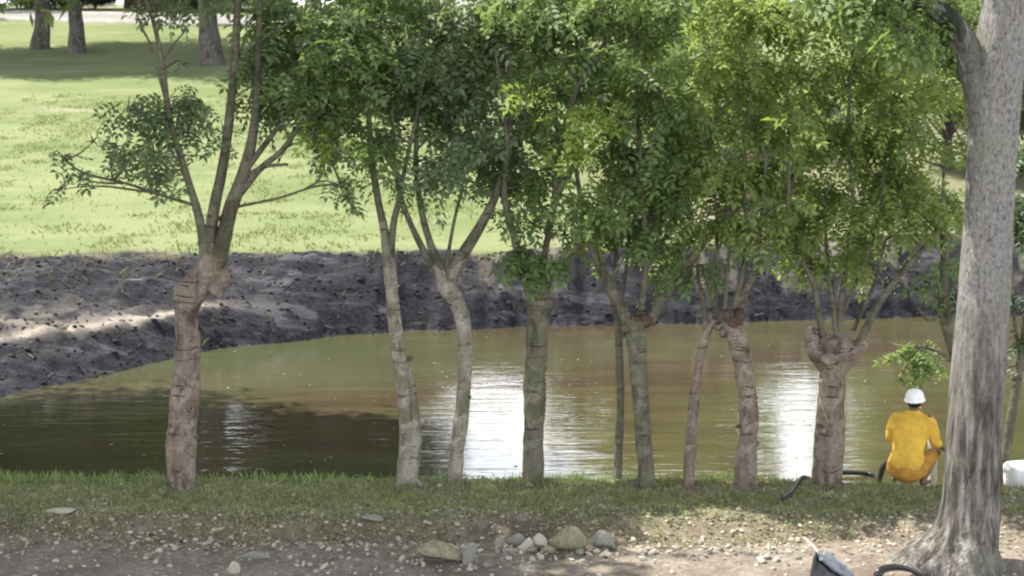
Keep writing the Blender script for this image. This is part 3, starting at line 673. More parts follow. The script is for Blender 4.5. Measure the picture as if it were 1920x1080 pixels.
# ------------------------------------------------------------------ the big foreground tree on the right
def big_trunk():
    D = 16.05
    b = G(1806, 1088, 0.0); b[1] = D; b[2] = float(hz(b[0], D)) - .05
    root = empty('shade_tree', b, label='big grey-barked tree with a flared root in the right foreground', cat='tree')
    mb = MB(); PXb = D / F
    pts = [(1775, 1125, 270), (1788, 1078, 200), (1803, 1038, 156), (1814, 1000, 126), (1821, 950, 114), (1824, 880, 110), (1828, 780, 104), (1836, 680, 103), (1845, 560, 98), (1852, 440, 94), (1858, 320, 92), (1866, 200, 94), (1876, 90, 92), (1890, -20, 88), (1905, -160, 80), (1915, -330, 70), (1935, -560, 56), (1920, -800, 34)]
    def lump(L, a):
        lo = np.clip(1 - L / 1.2, 0, 1)
        f = 1 + lo ** 2 * .22 * np.cos(3 * a + 1.0) + lo ** 3 * .12 * np.cos(5 * a)
        ridg = np.abs(fbm(np.cos(a) * 3.2 + 5 + 0 * L, np.sin(a) * 3.2 + L * .55, 4, 2)) * 2
        amp = .05 + .13 * np.clip(1 - (L - .5) / 2.8, 0, 1)
        return f * (1 + amp * (ridg - .3))
    tube(mb, [P(x, y, D + .12 * i / 6) for i, (x, y, _) in enumerate(pts)], [q[2] * PXb / 2 for q in pts], seg=72, n=260, rough=.035, freq=(2.0, 1.2), lump=lump)
    # buttress root running left
    tube(mb, [P(1785, 1030, D - .1), P(1752, 1062, D - .25), P(1715, 1088, D - .35), P(1660, 1108, D - .45)], [.08, .085, .065, .03], seg=22, n=40, rough=.14, seed=4, freq=(2, 5))
    tube(mb, [P(1850, 1030, D), P(1868, 1070, D - .15), P(1885, 1105, D - .3)], [.10, .10, .05], seg=18, n=24, rough=.14, seed=8, freq=(2, 5))
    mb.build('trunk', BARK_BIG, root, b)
    limbs = [[(1858, 260, 66, 0), (1832, 160, 56, .05), (1812, 85, 46, .05), (1772, 30, 40, 0), (1705, -8, 34, 0), (1640, -60, 28, 0), (1540, -180, 24, -.5), (1480, -330, 14, -.8)],
             [(1905, -160, 60, .8), (1990, -320, 44, 1.4), (2100, -470, 30, 2), (2180, -620, 16, 2.4)],
             [(1912, -280, 52, .2), (1850, -450, 38, -1.2), (1800, -650, 24, -2.2), (1780, -800, 12, -2.6)],
             [(1915, -330, 44, .6), (1860, -480, 34, 1.6), (1760, -640, 20, 2.4)]]
    ends = []
    for lb in limbs:
        mb = MB(); C = tube(mb, [P(x, y, D + .2 + d) for x, y, w_, d in lb], [w_ * PXb / 2 for _, _, w_, _ in lb], seg=20, n=60, rough=.08, seed=lb[0][0], freq=(2, 2)); ends.append(C)
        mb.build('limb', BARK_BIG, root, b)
    allb = np.concatenate(ends); tw = MB(); lf = MB(); r = np.random.default_rng(5)
    cc = []
    for k in range(34):
        d = r.normal(size=3); d /= np.linalg.norm(d); cc.append(np.array([5.3, 16.6, 11.2]) + d * np.array([4.2, 4.6, 2.8]) * r.uniform(.45, 1))
    for c in cc:
        vis_top = 5.2 + c[1] * .034
        if c[2] < vis_top + 1.7: c[2] = vis_top + 1.7 + r.uniform(0, 1)
        s = allb[np.linalg.norm(allb - c, axis=1).argmin()]; shade_tube_twigs(tw, s, c, .05, r=r)
        clump_leaves(lf, tw, c, 1.15, 330, .34, r=r, twigs=9)
    for (px, py, rr_, n, dy) in [(1690, 60, 40, 36, -.3), (1650, 30, 50, 50, .1), (1735, 15, 36, 24, .2), (1600, -20, 60, 60, .2), (1700, -70, 70, 70, 0)]:
        c = P(px, py, D + dy); s = allb[np.linalg.norm(allb - c, axis=1).argmin()]; shade_tube_twigs(tw, s, c, .02, r=r); clump_leaves(lf, tw, c, rr_ * PXb, n, .30, r=r, twigs=5)
    tw.build('twigs', BARK_BRANCH, root, b, kind='stuff'); lf.build('crown', LEAF_MID, root, b, smooth=False, kind='stuff')
big_trunk()

# low leafy sapling beside the worker, half behind the big tree
def sapling(label, base, stems, clumps, leaf, D, size=.26, bark=BARK_BRANCH):
    b = P(base[0], base[1], D); b[2] = float(hz(b[0], b[1])) - .03
    root = empty('young_tree', b, label=label, cat='tree')
    allb = []
    for k, st in enumerate(stems):
        mb = MB(); pts = [P(q[0], q[1], D + (q[3] if len(q) > 3 else 0)) for q in st]
        if k == 0: pts.insert(0, np.array([pts[0][0], pts[0][1], b[2] - .1]))
        wd = [q[2] * PX / 2 for q in st]
        if k == 0: wd.insert(0, wd[0])
        allb.append(tube(mb, pts, wd, seg=9, n=30, rough=.12, seed=k, freq=(1, 4))); mb.build('trunk' if k == 0 else 'branch', bark, root, b)
    allb = np.concatenate(allb); tw = MB(); lf = MB()
    for cl in clumps:
        c = P(cl[0], cl[1], D + (cl[4] if len(cl) > 4 else rng.uniform(-.2, .2))); rad = cl[2] * PX
        s = allb[np.linalg.norm(allb - c, axis=1).argmin()]; shade_tube_twigs(tw, s, c, .012)
        clump_leaves(lf, tw, c, rad, int(cl[3] * rad * rad * 330), size, twigs=6)
    tw.build('twigs', bark, root, b, kind='stuff'); lf.build('crown', leaf, root, b, smooth=False, kind='stuff')
sapling('small tree growing behind the big grey trunk, its low leafy spray hanging over the worker', (1840, 930),
    [[(1838, 930, 26), (1825, 800, 24), (1800, 690, 24), (1776, 610, 26), (1768, 560, 22), (1772, 480, 16), (1765, 420, 12)],
     [(1800, 690, 8), (1760, 660, 6), (1715, 650, 4)], [(1772, 590, 8), (1740, 600, 6), (1720, 575, 4)]],
    [(1722, 655, 34, 2.0, .7), (1700, 675, 24, 1.6, .7), (1745, 680, 26, 1.4, .6), (1688, 712, 9, 1.5, .6), (1765, 500, 40, 1.0), (1755, 560, 30, .7), (1780, 400, 50, 1.0)], LEAF_MID, 19.7)
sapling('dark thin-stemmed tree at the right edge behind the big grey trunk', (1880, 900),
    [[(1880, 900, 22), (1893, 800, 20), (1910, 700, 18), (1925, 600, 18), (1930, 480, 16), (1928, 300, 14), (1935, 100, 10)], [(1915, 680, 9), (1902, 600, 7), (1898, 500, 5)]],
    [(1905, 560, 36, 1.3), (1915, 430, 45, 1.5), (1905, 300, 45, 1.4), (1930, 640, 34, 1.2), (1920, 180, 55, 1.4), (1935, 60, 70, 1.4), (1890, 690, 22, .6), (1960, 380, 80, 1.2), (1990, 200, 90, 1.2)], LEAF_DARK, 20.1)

# ------------------------------------------------------------------ big trees: shade canopy, lawn trees and woods
def tree_parts(name, h, cr, ch, nclump, nleaf, lsize, trunk_r, leaf, bark, seed, tmpl=CLUS, clear=.35, crad=.34, lean=0.):
    """meshes of one big tree standing at the origin: trunk with limbs, and crown"""
    r = np.random.default_rng(seed); tm = MB(); lf = MB()
    top = np.array([lean * h, r.normal() * .03 * h, h * .82])
    C = tube(tm, [np.array([0, 0, -.3]), np.array([0.02 * h, 0, h * .12]), top * .45 + r.normal(size=3) * .015 * h, top], [trunk_r * 1.5, trunk_r, trunk_r * .75, trunk_r * .2], seg=14, n=40, rough=.12, seed=seed)
    zc = h - ch / 2
    for k in range(nclump):
        d = r.normal(size=3); d /= np.linalg.norm(d)
        c = np.array([lean * h * .7, 0, zc]) + d * np.array([cr, cr, ch / 2]) * r.uniform(.35, 1.0) * (1 - .12)
        if c[2] < h * clear: c[2] = h * clear + r.uniform(0, .1) * h
        s = C[min(len(C) - 1, max(int(len(C) * clear * .8), int(len(C) * (c[2] / h) * .72)))]
        tube(tm, [s, (s + c) / 2 + [0, 0, -.04 * h], c], [trunk_r * .35, trunk_r * .2, trunk_r * .06], seg=6, n=8)
        rad = cr * crad * r.uniform(.7, 1.25)
        n = int(nleaf / nclump * (rad / (cr * crad)) ** 2)
        dd = r.normal(size=(n, 3)); dd /= np.linalg.norm(dd, axis=1)[:, None]
        pos = c + dd * rad * np.power(r.uniform(0.02, 1, (n, 1)), .45) * np.array([1, 1, .7]) + r.normal(size=(n, 3)) * rad * .12
        dirs = dd + r.normal(size=(n, 3)) * .6; dirs[:, 2] -= .4
        lf.add(*scatter(tmpl, pos, dirs, lsize * r.uniform(.6, 1.3, n), r, 1.0))
    return tm.mesh(name + '_trunk', bark), lf.mesh(name + '_crown', leaf, smooth=False)
def place(meshes, name, loc, rz, sc, label, group, leaf=None, cat='tree'):
    x, y = loc; root = empty(name, (x, y, float(hz(x, y)) - .05), label=label, cat=cat, group=group)
    root.rotation_euler = (0, 0, rz); root.scale = sc if isinstance(sc, tuple) else (sc, sc, sc)
    obj('trunk', meshes[0], root)
    c = obj('crown', meshes[1], root, kind='stuff')
    if leaf is not None:
        c.material_slots[0].link = 'OBJECT'; c.material_slots[0].material = leaf
    return root
canopy = tree_parts('canopy', 13.5, 5.4, 6.5, 44, 17000, .42, .30, LEAF_MID, BARK_GREY, 31, tmpl=CLUS, clear=.62)
canopy2 = tree_parts('canopy_b', 13.5, 4.8, 6.0, 22, 5200, .42, .28, LEAF_MID, BARK_GREY, 37, tmpl=CLUS, clear=.62)
gc = 'tall shade trees round the viewpoint'
place(canopy, 'shade_tree', (-11.4, 24.3), 0.4, .94, 'tall leafy tree on the left shore, outside the view, whose shade falls on the pond', gc)
place(canopy, 'shade_tree', (-9.9, 23.0), 2.7, .90, 'second leafy tree on the left shore, outside the view, leaning close to the first', gc)
place(canopy2, 'shade_tree', (-8.9, 17.8), 1.3, 1.0, 'tall leafy tree left of the leftmost pollard, outside the view', gc)
place(canopy2, 'shade_tree', (-8.4, 12.2), 4.0, 1.0, 'tall leafy tree left of the track', gc)

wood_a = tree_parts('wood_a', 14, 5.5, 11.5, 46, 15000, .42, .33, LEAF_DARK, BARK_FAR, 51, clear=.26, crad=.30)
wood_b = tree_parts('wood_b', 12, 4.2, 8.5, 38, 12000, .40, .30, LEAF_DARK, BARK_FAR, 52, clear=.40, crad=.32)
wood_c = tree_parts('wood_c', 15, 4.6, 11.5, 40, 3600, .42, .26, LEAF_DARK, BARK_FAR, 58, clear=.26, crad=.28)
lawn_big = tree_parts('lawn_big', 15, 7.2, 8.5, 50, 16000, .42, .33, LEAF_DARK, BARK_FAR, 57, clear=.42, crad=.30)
shrub_a = tree_parts('shrub_a', 4.2, 2.4, 3.9, 26, 9500, .20, .10, LEAF_FAR, BARK_FAR, 53, clear=.08, crad=.42)
shrub_b = tree_parts('shrub_b', 2.0, 1.9, 1.8, 16, 6000, .22, .06, LEAF_DARK, BARK_FAR, 54, clear=.08, crad=.40)
mid_a = tree_parts('mid_a', 8.5, 3.4, 6.6, 44, 15000, .22, .16, LEAF_FAR, BARK_FAR, 55, clear=.22, crad=.30)
mid_b = tree_parts('mid_b', 7.5, 2.8, 6.0, 36, 13000, .20, .13, LEAF_FAR, BARK_FAR, 56, clear=.18, crad=.32)

gl = 'trees standing on the far lawn'
for (px, py, Dd, m_, s_, lab) in [(72, 92, 72, lawn_big, .95, 'leftmost dark trunk on the far lawn just before the road'),
                               (143, 97, 70.5, lawn_big, .9, 'second dark trunk on the far lawn, right beside the leftmost one'),
                               (402, 124, 66, lawn_big, 1.1, 'thick dark trunk on the far lawn behind the upright shoots of the leftmost pollard'),
      (-150, 100, 69, lawn_big, 1.0, 'lawn tree just outside the left edge of the view'), (600, 110, 68.5, lawn_big, 1.0, 'lawn tree hidden behind the crown of the leftmost pollard')]:
    p = P(px, py, Dd); t = place(m_, 'lawn_tree', (p[0], p[1]), px * .1, s_, lab, gl)
    # stand-alone crowns start well above the ground
gw = 'woodland trees beyond the road'
r_ = np.random.default_rng(8)
labs = ['pale green tree', 'dark green tree', 'broad dense tree', 'narrow dense tree']
spec = [(-42, 100, 0), (-34, 96, 1), (-27, 100, 0), (-20, 97, 1), (-14, 99, 0), (-9, 94, 0), (11.5, 98, 0), (30, 97, 0), (-7.2, 100, 2), (23.5, 101, 2), (-24, 104, 0), (-31, 106, 0), (38, 97, 0), (44, 100, 1), (-52, 98, 0), (30, 110, 1), (-60, 108, 0)]
ordn = ['first', 'second', 'third', 'fourth', 'fifth', 'sixth', 'seventh', 'eighth', 'ninth', 'tenth', 'eleventh', 'twelfth', 'thirteenth', 'fourteenth', 'fifteenth', 'sixteenth', 'seventeenth', 'eighteenth', 'nineteenth', 'twentieth'] + ['twenty-' + q for q in ('first', 'second', 'third', 'fourth', 'fifth', 'sixth', 'seventh', 'eighth', 'ninth')] + ['thirtieth']
rank = lambda v: list(np.argsort(np.argsort(v)))
WL = ['dense dark woodland tree behind the far road, ' + ordn[q] + ' from the left' for q in rank([t_[0] / t_[1] for t_ in spec])]
for k, (x, y, v) in enumerate(spec):
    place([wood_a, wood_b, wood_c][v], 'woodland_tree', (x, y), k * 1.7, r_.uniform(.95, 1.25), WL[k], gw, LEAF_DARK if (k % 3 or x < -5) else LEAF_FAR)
gs = 'shrubs along the far side of the road'
k = 0
for x in np.arange(-48, 40, 3.1):
    place(shrub_b if k % 3 else shrub_a, 'roadside_shrub', (x + r_.uniform(-.6, .6), 90.0 + r_.uniform(-.7, .7)), k * 2.1, r_.uniform(.8, 1.25), 'shrub lining the far side of the road, ' + ordn[k] + ' from the left', gs, LEAF_FAR if k % 2 else LEAF_DARK); k += 1
p = P(300, 40, 88.6); rt = place(shrub_b, 'roadside_shrub', (p[0], 90.0), 1, (1.3, .7, .55), 'low reddish shrub beyond the road at the top left', gs, leaf_mat('leaf_red', (.10, .05, .03), (.16, .07, .045), (.2, .1, .06)))
gm = 'trees on the far bank at the right'
mids = [(1225, 43, 'b', .8), (1275, 47, 'b', 1.0), (1330, 41, 'b', .8), (1345, 55, 'a', 1.05), (1770, 44, 'b', 1.1), (1790, 52, 'a', 1.0), (1180, 70, 'a', 1.1), (1820, 56, 'a', 1.2), (1860, 40, 'a', 1.0), (1960, 43, 'a', 1.1), (1090, 62, 'b', 1.0), (1230, 62, 'a', 1.2), (1740, 62, 'a', 1.1), (2120, 42, 'a', 1.1), (2300, 40, 'b', 1.2)]
ML = ['leafy yellow-green tree on the far bank behind the pruned row, ' + ordn[q] + ' from the left' for q in rank([t_[0] for t_ in mids])]
for k, (px, Dd, v, s_) in enumerate(mids):
    p = P(px, 300, Dd)
    place(mid_a if v == 'a' else mid_b, 'far_bank_tree', (p[0], p[1]), k * 1.3, s_ * .78, ML[k], gm, LEAF_FAR)
mb = MB()
# reddish trunk on the far shore
pb = P(1408, 585, 36.0); root = empty('bare_trunk', (pb[0], 36.0, float(hz(pb[0], 36.0))), label='bare reddish trunk on the far bank seen behind the rusty-headed pollard', cat='tree')
tube(mb, [np.array([pb[0], 36, float(hz(pb[0], 36.0)) - .1]), P(1410, 470, 36), P(1404, 380, 36), P(1412, 250, 36.2)], [.20, .17, .14, .10], seg=12, n=30, rough=.12)
mb.build('trunk', BARK_PINK, root, (pb[0], 36.0, float(hz(pb[0], 36.0))))

# ------------------------------------------------------------------ grass
def blades(name, pts, h, wd, mat, r=rng, lean=.35, label=None, **k):
    n = len(pts); a = r.uniform(0, 2 * math.pi, n); hh = h * r.uniform(.5, 1.3, n)
    s = np.stack([np.cos(a), np.sin(a), 0 * a], -1) * (wd * r.uniform(.6, 1.4, n))[:, None]
    lx = np.stack([r.normal(size=n), r.normal(size=n), 0 * a], -1) * (hh * lean)[:, None]
    z = np.array([0, 0, 1.0])
    V = np.stack([pts - s, pts + s, pts + lx * .4 + z * hh[:, None] * .6 + s * .6, pts + lx + z * hh[:, None]], 1).reshape(-1, 3)
    o = (np.arange(n) * 4)[:, None]; Tt = np.concatenate([o + [0, 1, 2], o + [0, 2, 3]])
    return obj(name, mesh_np(name, V, Tt, mat, False), kind='stuff', label=label, **k)
def blade_mat(name, a, b, c): return leaf_mat(name, a, b, c, .3, 1.2)
GB = blade_mat('grass_blade', (.135, .150, .060), (.220, .245, .105), (.370, .370, .200))
GB2 = blade_mat('grass_edge', (.100, .160, .050), (.170, .250, .085), (.270, .360, .150))
def samp(n, x0, x1, y0, y1): return rng.uniform(x0, x1, n), rng.uniform(y0, y1, n)
x, y = samp(150000, -8.2, 8.2, 16.8, 20.1)
dens = sst(16.9, 18.9, y + 1.4 * fbm(x * 1.1, y * 1.6, 4, 21)) * (.25 + 1.5 * sst(-.12, .12, fbm(x * 2.5, y * 2.5, 3, 41))) * .7 + .06
for bpx in (343, 757, 850, 1000, 1215, 1290, 1398, 1550):
    bx = (bpx - 960) / F * 19.15; dens = dens * (1 - .85 * np.exp(-(((x - bx) / .30) ** 2 + ((y - 19.05) / .25) ** 2)))
dens = dens * (1 - .8 * sst(5.4, 6.3, x) * (y < 19.2)) * (y < y_near(x) - .03)
k_ = rng.uniform(0, 1, len(x)) < dens; x, y = x[k_], y[k_]
blades('grass', np.stack([x, y, hz(x, y) - .005], -1), .05, .0065, GB, label='short patchy grass on the near bank')
x, y = samp(24000, -8.2, 8.2, 18.9, 20.1)
k_ = (y < y_near(x) + .02) & (rng.uniform(0, 1, len(x)) < sst(18.9, 19.6, y) * (.05 + .9 * sst(-.1, .15, fbm(x * 1.6, y * 2, 3, 43))) * .9); x, y = x[k_], y[k_]
blades('tall_grass', np.stack([x, y, hz(x, y) - .01], -1), .13, .0065, GB2, lean=.22, label='taller grass along the water edge of the near bank')
# turf tufts on the far lawn's lower edge and the bank
x, y = samp(90000, -17, 9, 33.0, 58)
yt_ = y_top(x); k_ = (y > yt_ - .3) & (rng.uniform(0, 1, len(x)) < sst(.0, .12, fbm(x * 1.1, y * 1.3, 4, 45)) * .9 + .05); x, y = x[k_], y[k_]
blades('lawn_grass', np.stack([x, y, hz(x, y) - .01], -1), .08, .022, blade_mat('lawn_blade', (.12, .16, .06), (.19, .23, .10), (.27, .30, .15)), label='longer tufts on the lower edge of the far lawn')
x, y = samp(5200, -12, 10, 26.5, 35.5)
t_ = (y - y_far(x)) / (np.maximum(y_top(x), y_far(x) + 1.3) - y_far(x)); k_ = (t_ > .05) & (t_ < 1.0) & (rng.uniform(0, 1, len(x)) < (.08 + .9 * sst(.6, .9, t_) * sst(-5.4, -7.4, x) + .35 * sst(.8, 1., t_))); x, y = x[k_], y[k_]
blades('bank_weeds', np.stack([x, y, hz(x, y) - .01], -1), .16, .016, blade_mat('weed_blade', (.07, .09, .04), (.12, .13, .07), (.22, .2, .13)), lean=.5, label='sparse weeds on the dark far bank')

x, y = samp(16000, -8.2, 8.2, 17.0, 20.0); k_ = (y < y_near(x) - .1) & (rng.uniform(0, 1, len(x)) < .06 + .8 * sst(.0, .2, fbm(x * 1.7, y * 2.4, 3, 71))); x, y = x[k_], y[k_]; n = len(x)
a = rng.uniform(0, 6.28, n); lfm = MB(); lfm.add(*scatter(LEAF1, np.stack([x, y, hz(x, y) + rng.uniform(.01, .06, n)], -1), np.stack([np.cos(a), np.sin(a), rng.uniform(-.2, .7, n)], -1), rng.uniform(.025, .06, n), rng, .4))
lfm.build('weeds', leaf_mat('weed_leaf', (.07, .11, .04), (.14, .20, .075), (.26, .33, .14), .35, 1.5), kind='stuff', label='low broad-leaved weeds in the grass of the near bank', smooth=False)
x, y = samp(4200, -13, 12, 26.3, 35.6); t_ = (y - y_far(x)) / (np.maximum(y_top(x), y_far(x) + 1.3) - y_far(x)); k_ = (t_ > .02) & (t_ < 1.05); x, y = x[k_], y[k_]; n = len(x)
a = rng.normal(0, .5, n); lfm = MB(); lfm.add(*scatter((np.array([[0, -.02, 0], [1, -.012, .03], [1, .012, .03], [0, .02, 0.]]), np.array([[0, 1, 2, 3]]), np.zeros((0, 3), int)), np.stack([x, y, hz(x, y) + .02], -1), np.stack([np.cos(a), np.sin(a), rng.normal(size=n) * .25], -1), rng.uniform(.06, .3, n) * rng.uniform(.4, 1, n), rng, .3))
lfm.build('dry_straw', leaf_mat('straw', (.03, .028, .025), (.10, .09, .075), (.26, .24, .20), .05, 1), kind='stuff', label='dry straw and twigs strewn over the dark far bank', smooth=False)

# fallen leaves on the near bank
x, y = samp(9000, -8, 8, 16.0, 19.8); k_ = rng.uniform(0, 1, len(x)) < (.12 + .9 * np.exp(-((y - 17.3) / .7) ** 2)); x, y = x[k_], y[k_]; n = len(x)
a = rng.uniform(0, 6.28, n); lfm = MB(); lfm.add(*scatter(LEAF1, np.stack([x, y, hz(x, y) + .012], -1), np.stack([np.cos(a), np.sin(a), rng.normal(size=n) * .25], -1), rng.uniform(.03, .075, n), rng, .25))
lfm.build('fallen_leaves', leaf_mat('dry_leaf', (.10, .065, .04), (.24, .18, .11), (.46, .40, .30), .05, 2), kind='stuff', label='dry fallen leaves littering the near bank', smooth=False)

x, y = samp(1500, -9, 9, 20.2, 33); k_ = (y > y_near(x) + .1) & (y < y_far(x) - .1) & (rng.uniform(0, 1, len(x)) < (.06 + .8 * sst(.05, .25, fbm(x * .6, y * 1.2, 3, 61)) + .6 * sst(1.2, .1, y - y_near(x)))); x, y = x[k_], y[k_]; n = len(x)
a = rng.uniform(0, 6.28, n); lfm = MB(); lfm.add(*scatter(LEAF1, np.stack([x, y, np.full(n, WZ + .006)], -1), np.stack([np.cos(a), np.sin(a), 0 * a], -1), rng.uniform(.03, .08, n), rng, .02))
lfm.build('floating_leaves', leaf_mat('wet_leaf', (.06, .05, .025), (.14, .12, .05), (.30, .28, .16), .05, 2), kind='stuff', label='fallen leaves floating on the pond', smooth=False)

# ------------------------------------------------------------------ stones
smesh = []
for k in range(14):
    V0, T0 = ico(2); r0 = np.random.default_rng(100 + k); Vk = V0 * (1 + .25 * fbm(V0[:, 0] * 1.5 + k * 3, V0[:, 1] * 1.5 + V0[:, 2], 3)[:, None])
    for q_ in range(9):
        nn_ = r0.normal(size=3); nn_ /= np.linalg.norm(nn_); dd_ = r0.uniform(.45, .8); Vk = Vk - np.maximum(0, Vk @ nn_ - dd_)[:, None] * nn_ * .93
    m_ = MB(); m_.add(Vk * np.array([1.15, r0.uniform(.6, .95), r0.uniform(.45, .75)]), None, T0); smesh.append(m_.mesh('stone_shape', STONE, smooth=False))
def put_stone(x, y, s, label, group, mat, k, rz, tilt=(0, 0), sink=.3, sc=None, name='stone'):
    o = bpy.data.objects.new(name, smesh[k % 14]); COL.objects.link(o)
    sc = sc or (s, s, s); o.scale = sc; o.rotation_euler = (tilt[0], tilt[1], rz)
    o.location = (x, y, float(hz(x, y)) + sc[2] * .5 * (1 - 2 * sink))
    o.material_slots[0].link = 'OBJECT'; o.material_slots[0].material = mat
    tag(o, label, 'stone', group); return o
for px, py, wpx, hpx, mat, lab, tilt in [
    (1072, 1012, 82, 40, STONE_M, 'largest boulder on the near bank, long and rounded', -.22),
    (1016, 1014, 34, 28, STONE, 'upright pale stone touching the left end of the largest boulder', 0),
    (990, 1018, 32, 26, STONE, 'pale angular stone two places left of the largest boulder', .3),
    (836, 1034, 104, 34, STONE_M, 'long flat half-buried mossy stone left of the boulder cluster', .12),
    (884, 1038, 30, 40, STONE_B, 'grey stone at the right end of the half-buried mossy slab', .2),
    (1136, 1014, 50, 34, STONE_B, 'squat grey stone just right of the largest boulder', 0),
    (972, 1000, 46, 24, STONE_B, 'dull grey stone set in the turf behind the pale stones', 0),
    (115, 968, 70, 9, STONE, 'flat white stone on the left side of the near bank', 0),
    (702, 974, 50, 11, STONE_B, 'flat pale stone in the turf near the slim double-stemmed tree', .1),
    (440, 1058, 34, 22, STONE, 'pale round stone on the dirt track toward the left', 0),
    (480, 1035, 70, 14, STONE_B, 'thin flat grey stone lying on the gully edge', 0)]:
    g_ = G(px, py + hpx * .3, .06); s = wpx / 2 * g_[1] / F
    put_stone(g_[0], g_[1], s, lab, None, mat, int(px) % 10, tilt * .5, (0, tilt), .08, (s, s * .75, hpx / 2 * g_[1] / F / .38))
for q_ in range(16):
    px = rng.uniform(930, 1190); py = rng.uniform(1000, 1040); g_ = G(px, py, .05)
    put_stone(g_[0], g_[1], rng.uniform(.05, .095), 'fist-sized stone in the cluster around the largest boulder', 'stones clustered round the largest boulder', [STONE_B, STONE_M, STONE][q_ % 3], q_ + 3, rng.uniform(0, 6.28), (rng.normal() * .6, rng.normal() * .6), .1)
gst = 'loose pale stones along the edge of the dirt track'
N = 0
while N < 225:
    if N < 120: px = rng.uniform(860, 1520); py = 1036 + rng.normal() * 12 - (px - 900) * .012
    elif N < 165: px = rng.uniform(250, 900); py = 1030 + rng.normal() * 14
    else: px = rng.uniform(0, 1700); py = rng.uniform(955, 1070)
    g_ = G(px, py, .05); s = rng.uniform(.022, .062) * (1 if N < 165 else .7)
    mat = [STONE, STONE, STONE_B][N % 3]
    put_stone(g_[0], g_[1], s, 'small loose stone on the edge between the track and the grass', gst, mat, N, rng.uniform(0, 6.28), (rng.normal() * .6, rng.normal() * .6), rng.uniform(.15, .5), (s, s * rng.uniform(.6, 1.1), s * rng.uniform(.7, 1.2))); N += 1
mb = MB(); V0, T0 = ico(1)
x, y = samp(9000, -7.5, 8, 15.6, 19.2); k_ = rng.uniform(0, 1, len(x)) < (.2 + .8 * np.exp(-((y - 17.0) / .4) ** 2)); x, y = x[k_], y[k_]
for a, b in zip(x, y):
    s = rng.uniform(.006, .012) + .03 * rng.uniform() ** 4; mb.add(V0 * np.array([s, s * rng.uniform(.6, 1), s * .6]) + [a, b, float(hz(a, b)) + s * .2], None, T0)
mb.build('gravel', STONE, kind='stuff', label='fine gravel scattered over the track edge')
mb = MB(); x, y = samp(7000, -13, 12, 26, 35.5)
t_ = (y - y_far(x)) / (np.maximum(y_top(x), y_far(x) + 1.3) - y_far(x)); k_ = (t_ > .0) & (t_ < .98) & (rng.uniform(0, 1, len(x)) < .8); x, y = x[k_], y[k_]; zz = hz(x, y)
for a, b, c in zip(x, y, zz):
    s = rng.uniform(.02, .06) * rng.uniform(.4, 1); J = V0 * (1 + rng.normal(size=(len(V0), 1)) * .18); mb.add(J * np.array([s * rng.uniform(.8, 1.8), s, s * .7]) + [a, b, c], None, T0)
mb.build('mud_clods', CLOD, kind='stuff', label='dark clods of mud and ash covering the far bank', smooth=False)

# ------------------------------------------------------------------ person crouching at the water
def capsule(mb, a, b, ra, rb, seg=14, sx=1.0):
    tube(mb, [a, (np.asarray(a) + b) / 2, b], [ra, (ra + rb) / 2, rb], seg=seg, n=10); 
    for p, r in ((a, ra), (b, rb)):
        V0, T0 = ico(2); mb.add(V0 * r + np.asarray(p), None, T0)
def remesh(o, vox=.012, smooth=6):
    m = o.modifiers.new('remesh', 'REMESH'); m.mode = 'VOXEL'; m.voxel_size = vox; m.use_smooth_shade = True
    s = o.modifiers.new('smooth', 'SMOOTH'); s.factor = .5; s.iterations = smooth
def ell(mb, c, s): V0, T0 = ico(3); mb.add(V0 * np.asarray(s, float) + np.asarray(c, float), None, T0)
def A(*v): return np.array(v, float)
pg = P(1700, 905, 19.25); pz = float(hz(pg[0], pg[1]))
person = empty('person', (pg[0], pg[1], pz), label='person crouching at the water in a yellow shirt and white cap, back turned', cat='person')
person.rotation_euler = (0, 0, R(-30)); person.scale = (1.03, 1.03, 1.03)
sh = {-1: A(-.185, .17, .80), 1: A(.185, .17, .80)}; el = {-1: A(-.265, .19, .53), 1: A(.275, .20, .52)}; wr = {-1: A(-.20, .42, .42), 1: A(.34, .36, .41)}
hip = {-1: A(-.11, .0, .22), 1: A(.11, .0, .22)}; kn = {-1: A(-.22, .42, .36), 1: A(.22, .42, .36)}; an = {-1: A(-.17, .08, .07), 1: A(.17, .08, .07)}
mb = MB()
ell(mb, (0, .0, .24), (.18, .15, .15)); capsule(mb, A(0, .02, .28), A(0, .12, .62), .12, .125); ell(mb, (0, .15, .68), (.15, .10, .14))
capsule(mb, A(0, .17, .80), A(0, .20, .93), .062, .055)
ell(mb, (0, .225, 1.0), (.077, .096, .115)); ell(mb, (0, .25, .95), (.055, .07, .075)); ell(mb, (0, .325, .985), (.014, .022, .022))
for s in (-1, 1):
    ell(mb, (s * .078, .215, .99), (.012, .022, .032))
    capsule(mb, sh[s], el[s], .055, .042); capsule(mb, el[s], wr[s], .042, .027)
    capsule(mb, hip[s], kn[s], .095, .06); capsule(mb, kn[s], an[s], .062, .038); capsule(mb, an[s] + A(0, -.03, -.02), an[s] + A(s * .03, .17, -.045), .036, .026)
    d = (wr[s] - el[s]); d /= np.linalg.norm(d); pc = wr[s] + d * .05; side = np.cross(d, A(0, 0, 1)); side /= np.linalg.norm(side); up = np.cross(side, d)
    ell(mb, pc, (.036, .04, .022))
    for f in range(4):
        o0 = pc + side * (.027 - .018 * f) + d * .025; L_ = [.068, .078, .072, .056][f]
        tube(mb, [o0, o0 + d * L_ * .5 - up * .008, o0 + d * L_ * .75 - up * .035, o0 + d * L_ * .6 - up * .058], [.010, .009, .008, .007], seg=8, n=10)
    t0 = wr[s] - side * s * .02 * 0 + side * .03; tube(mb, [t0, t0 + side * .03 + d * .03 - up * .01, t0 + side * .025 + d * .06 - up * .03], [.012, .010, .008], seg=8, n=8)
ob = mb.build('body', SKIN, person); remesh(ob, .0075, 3)
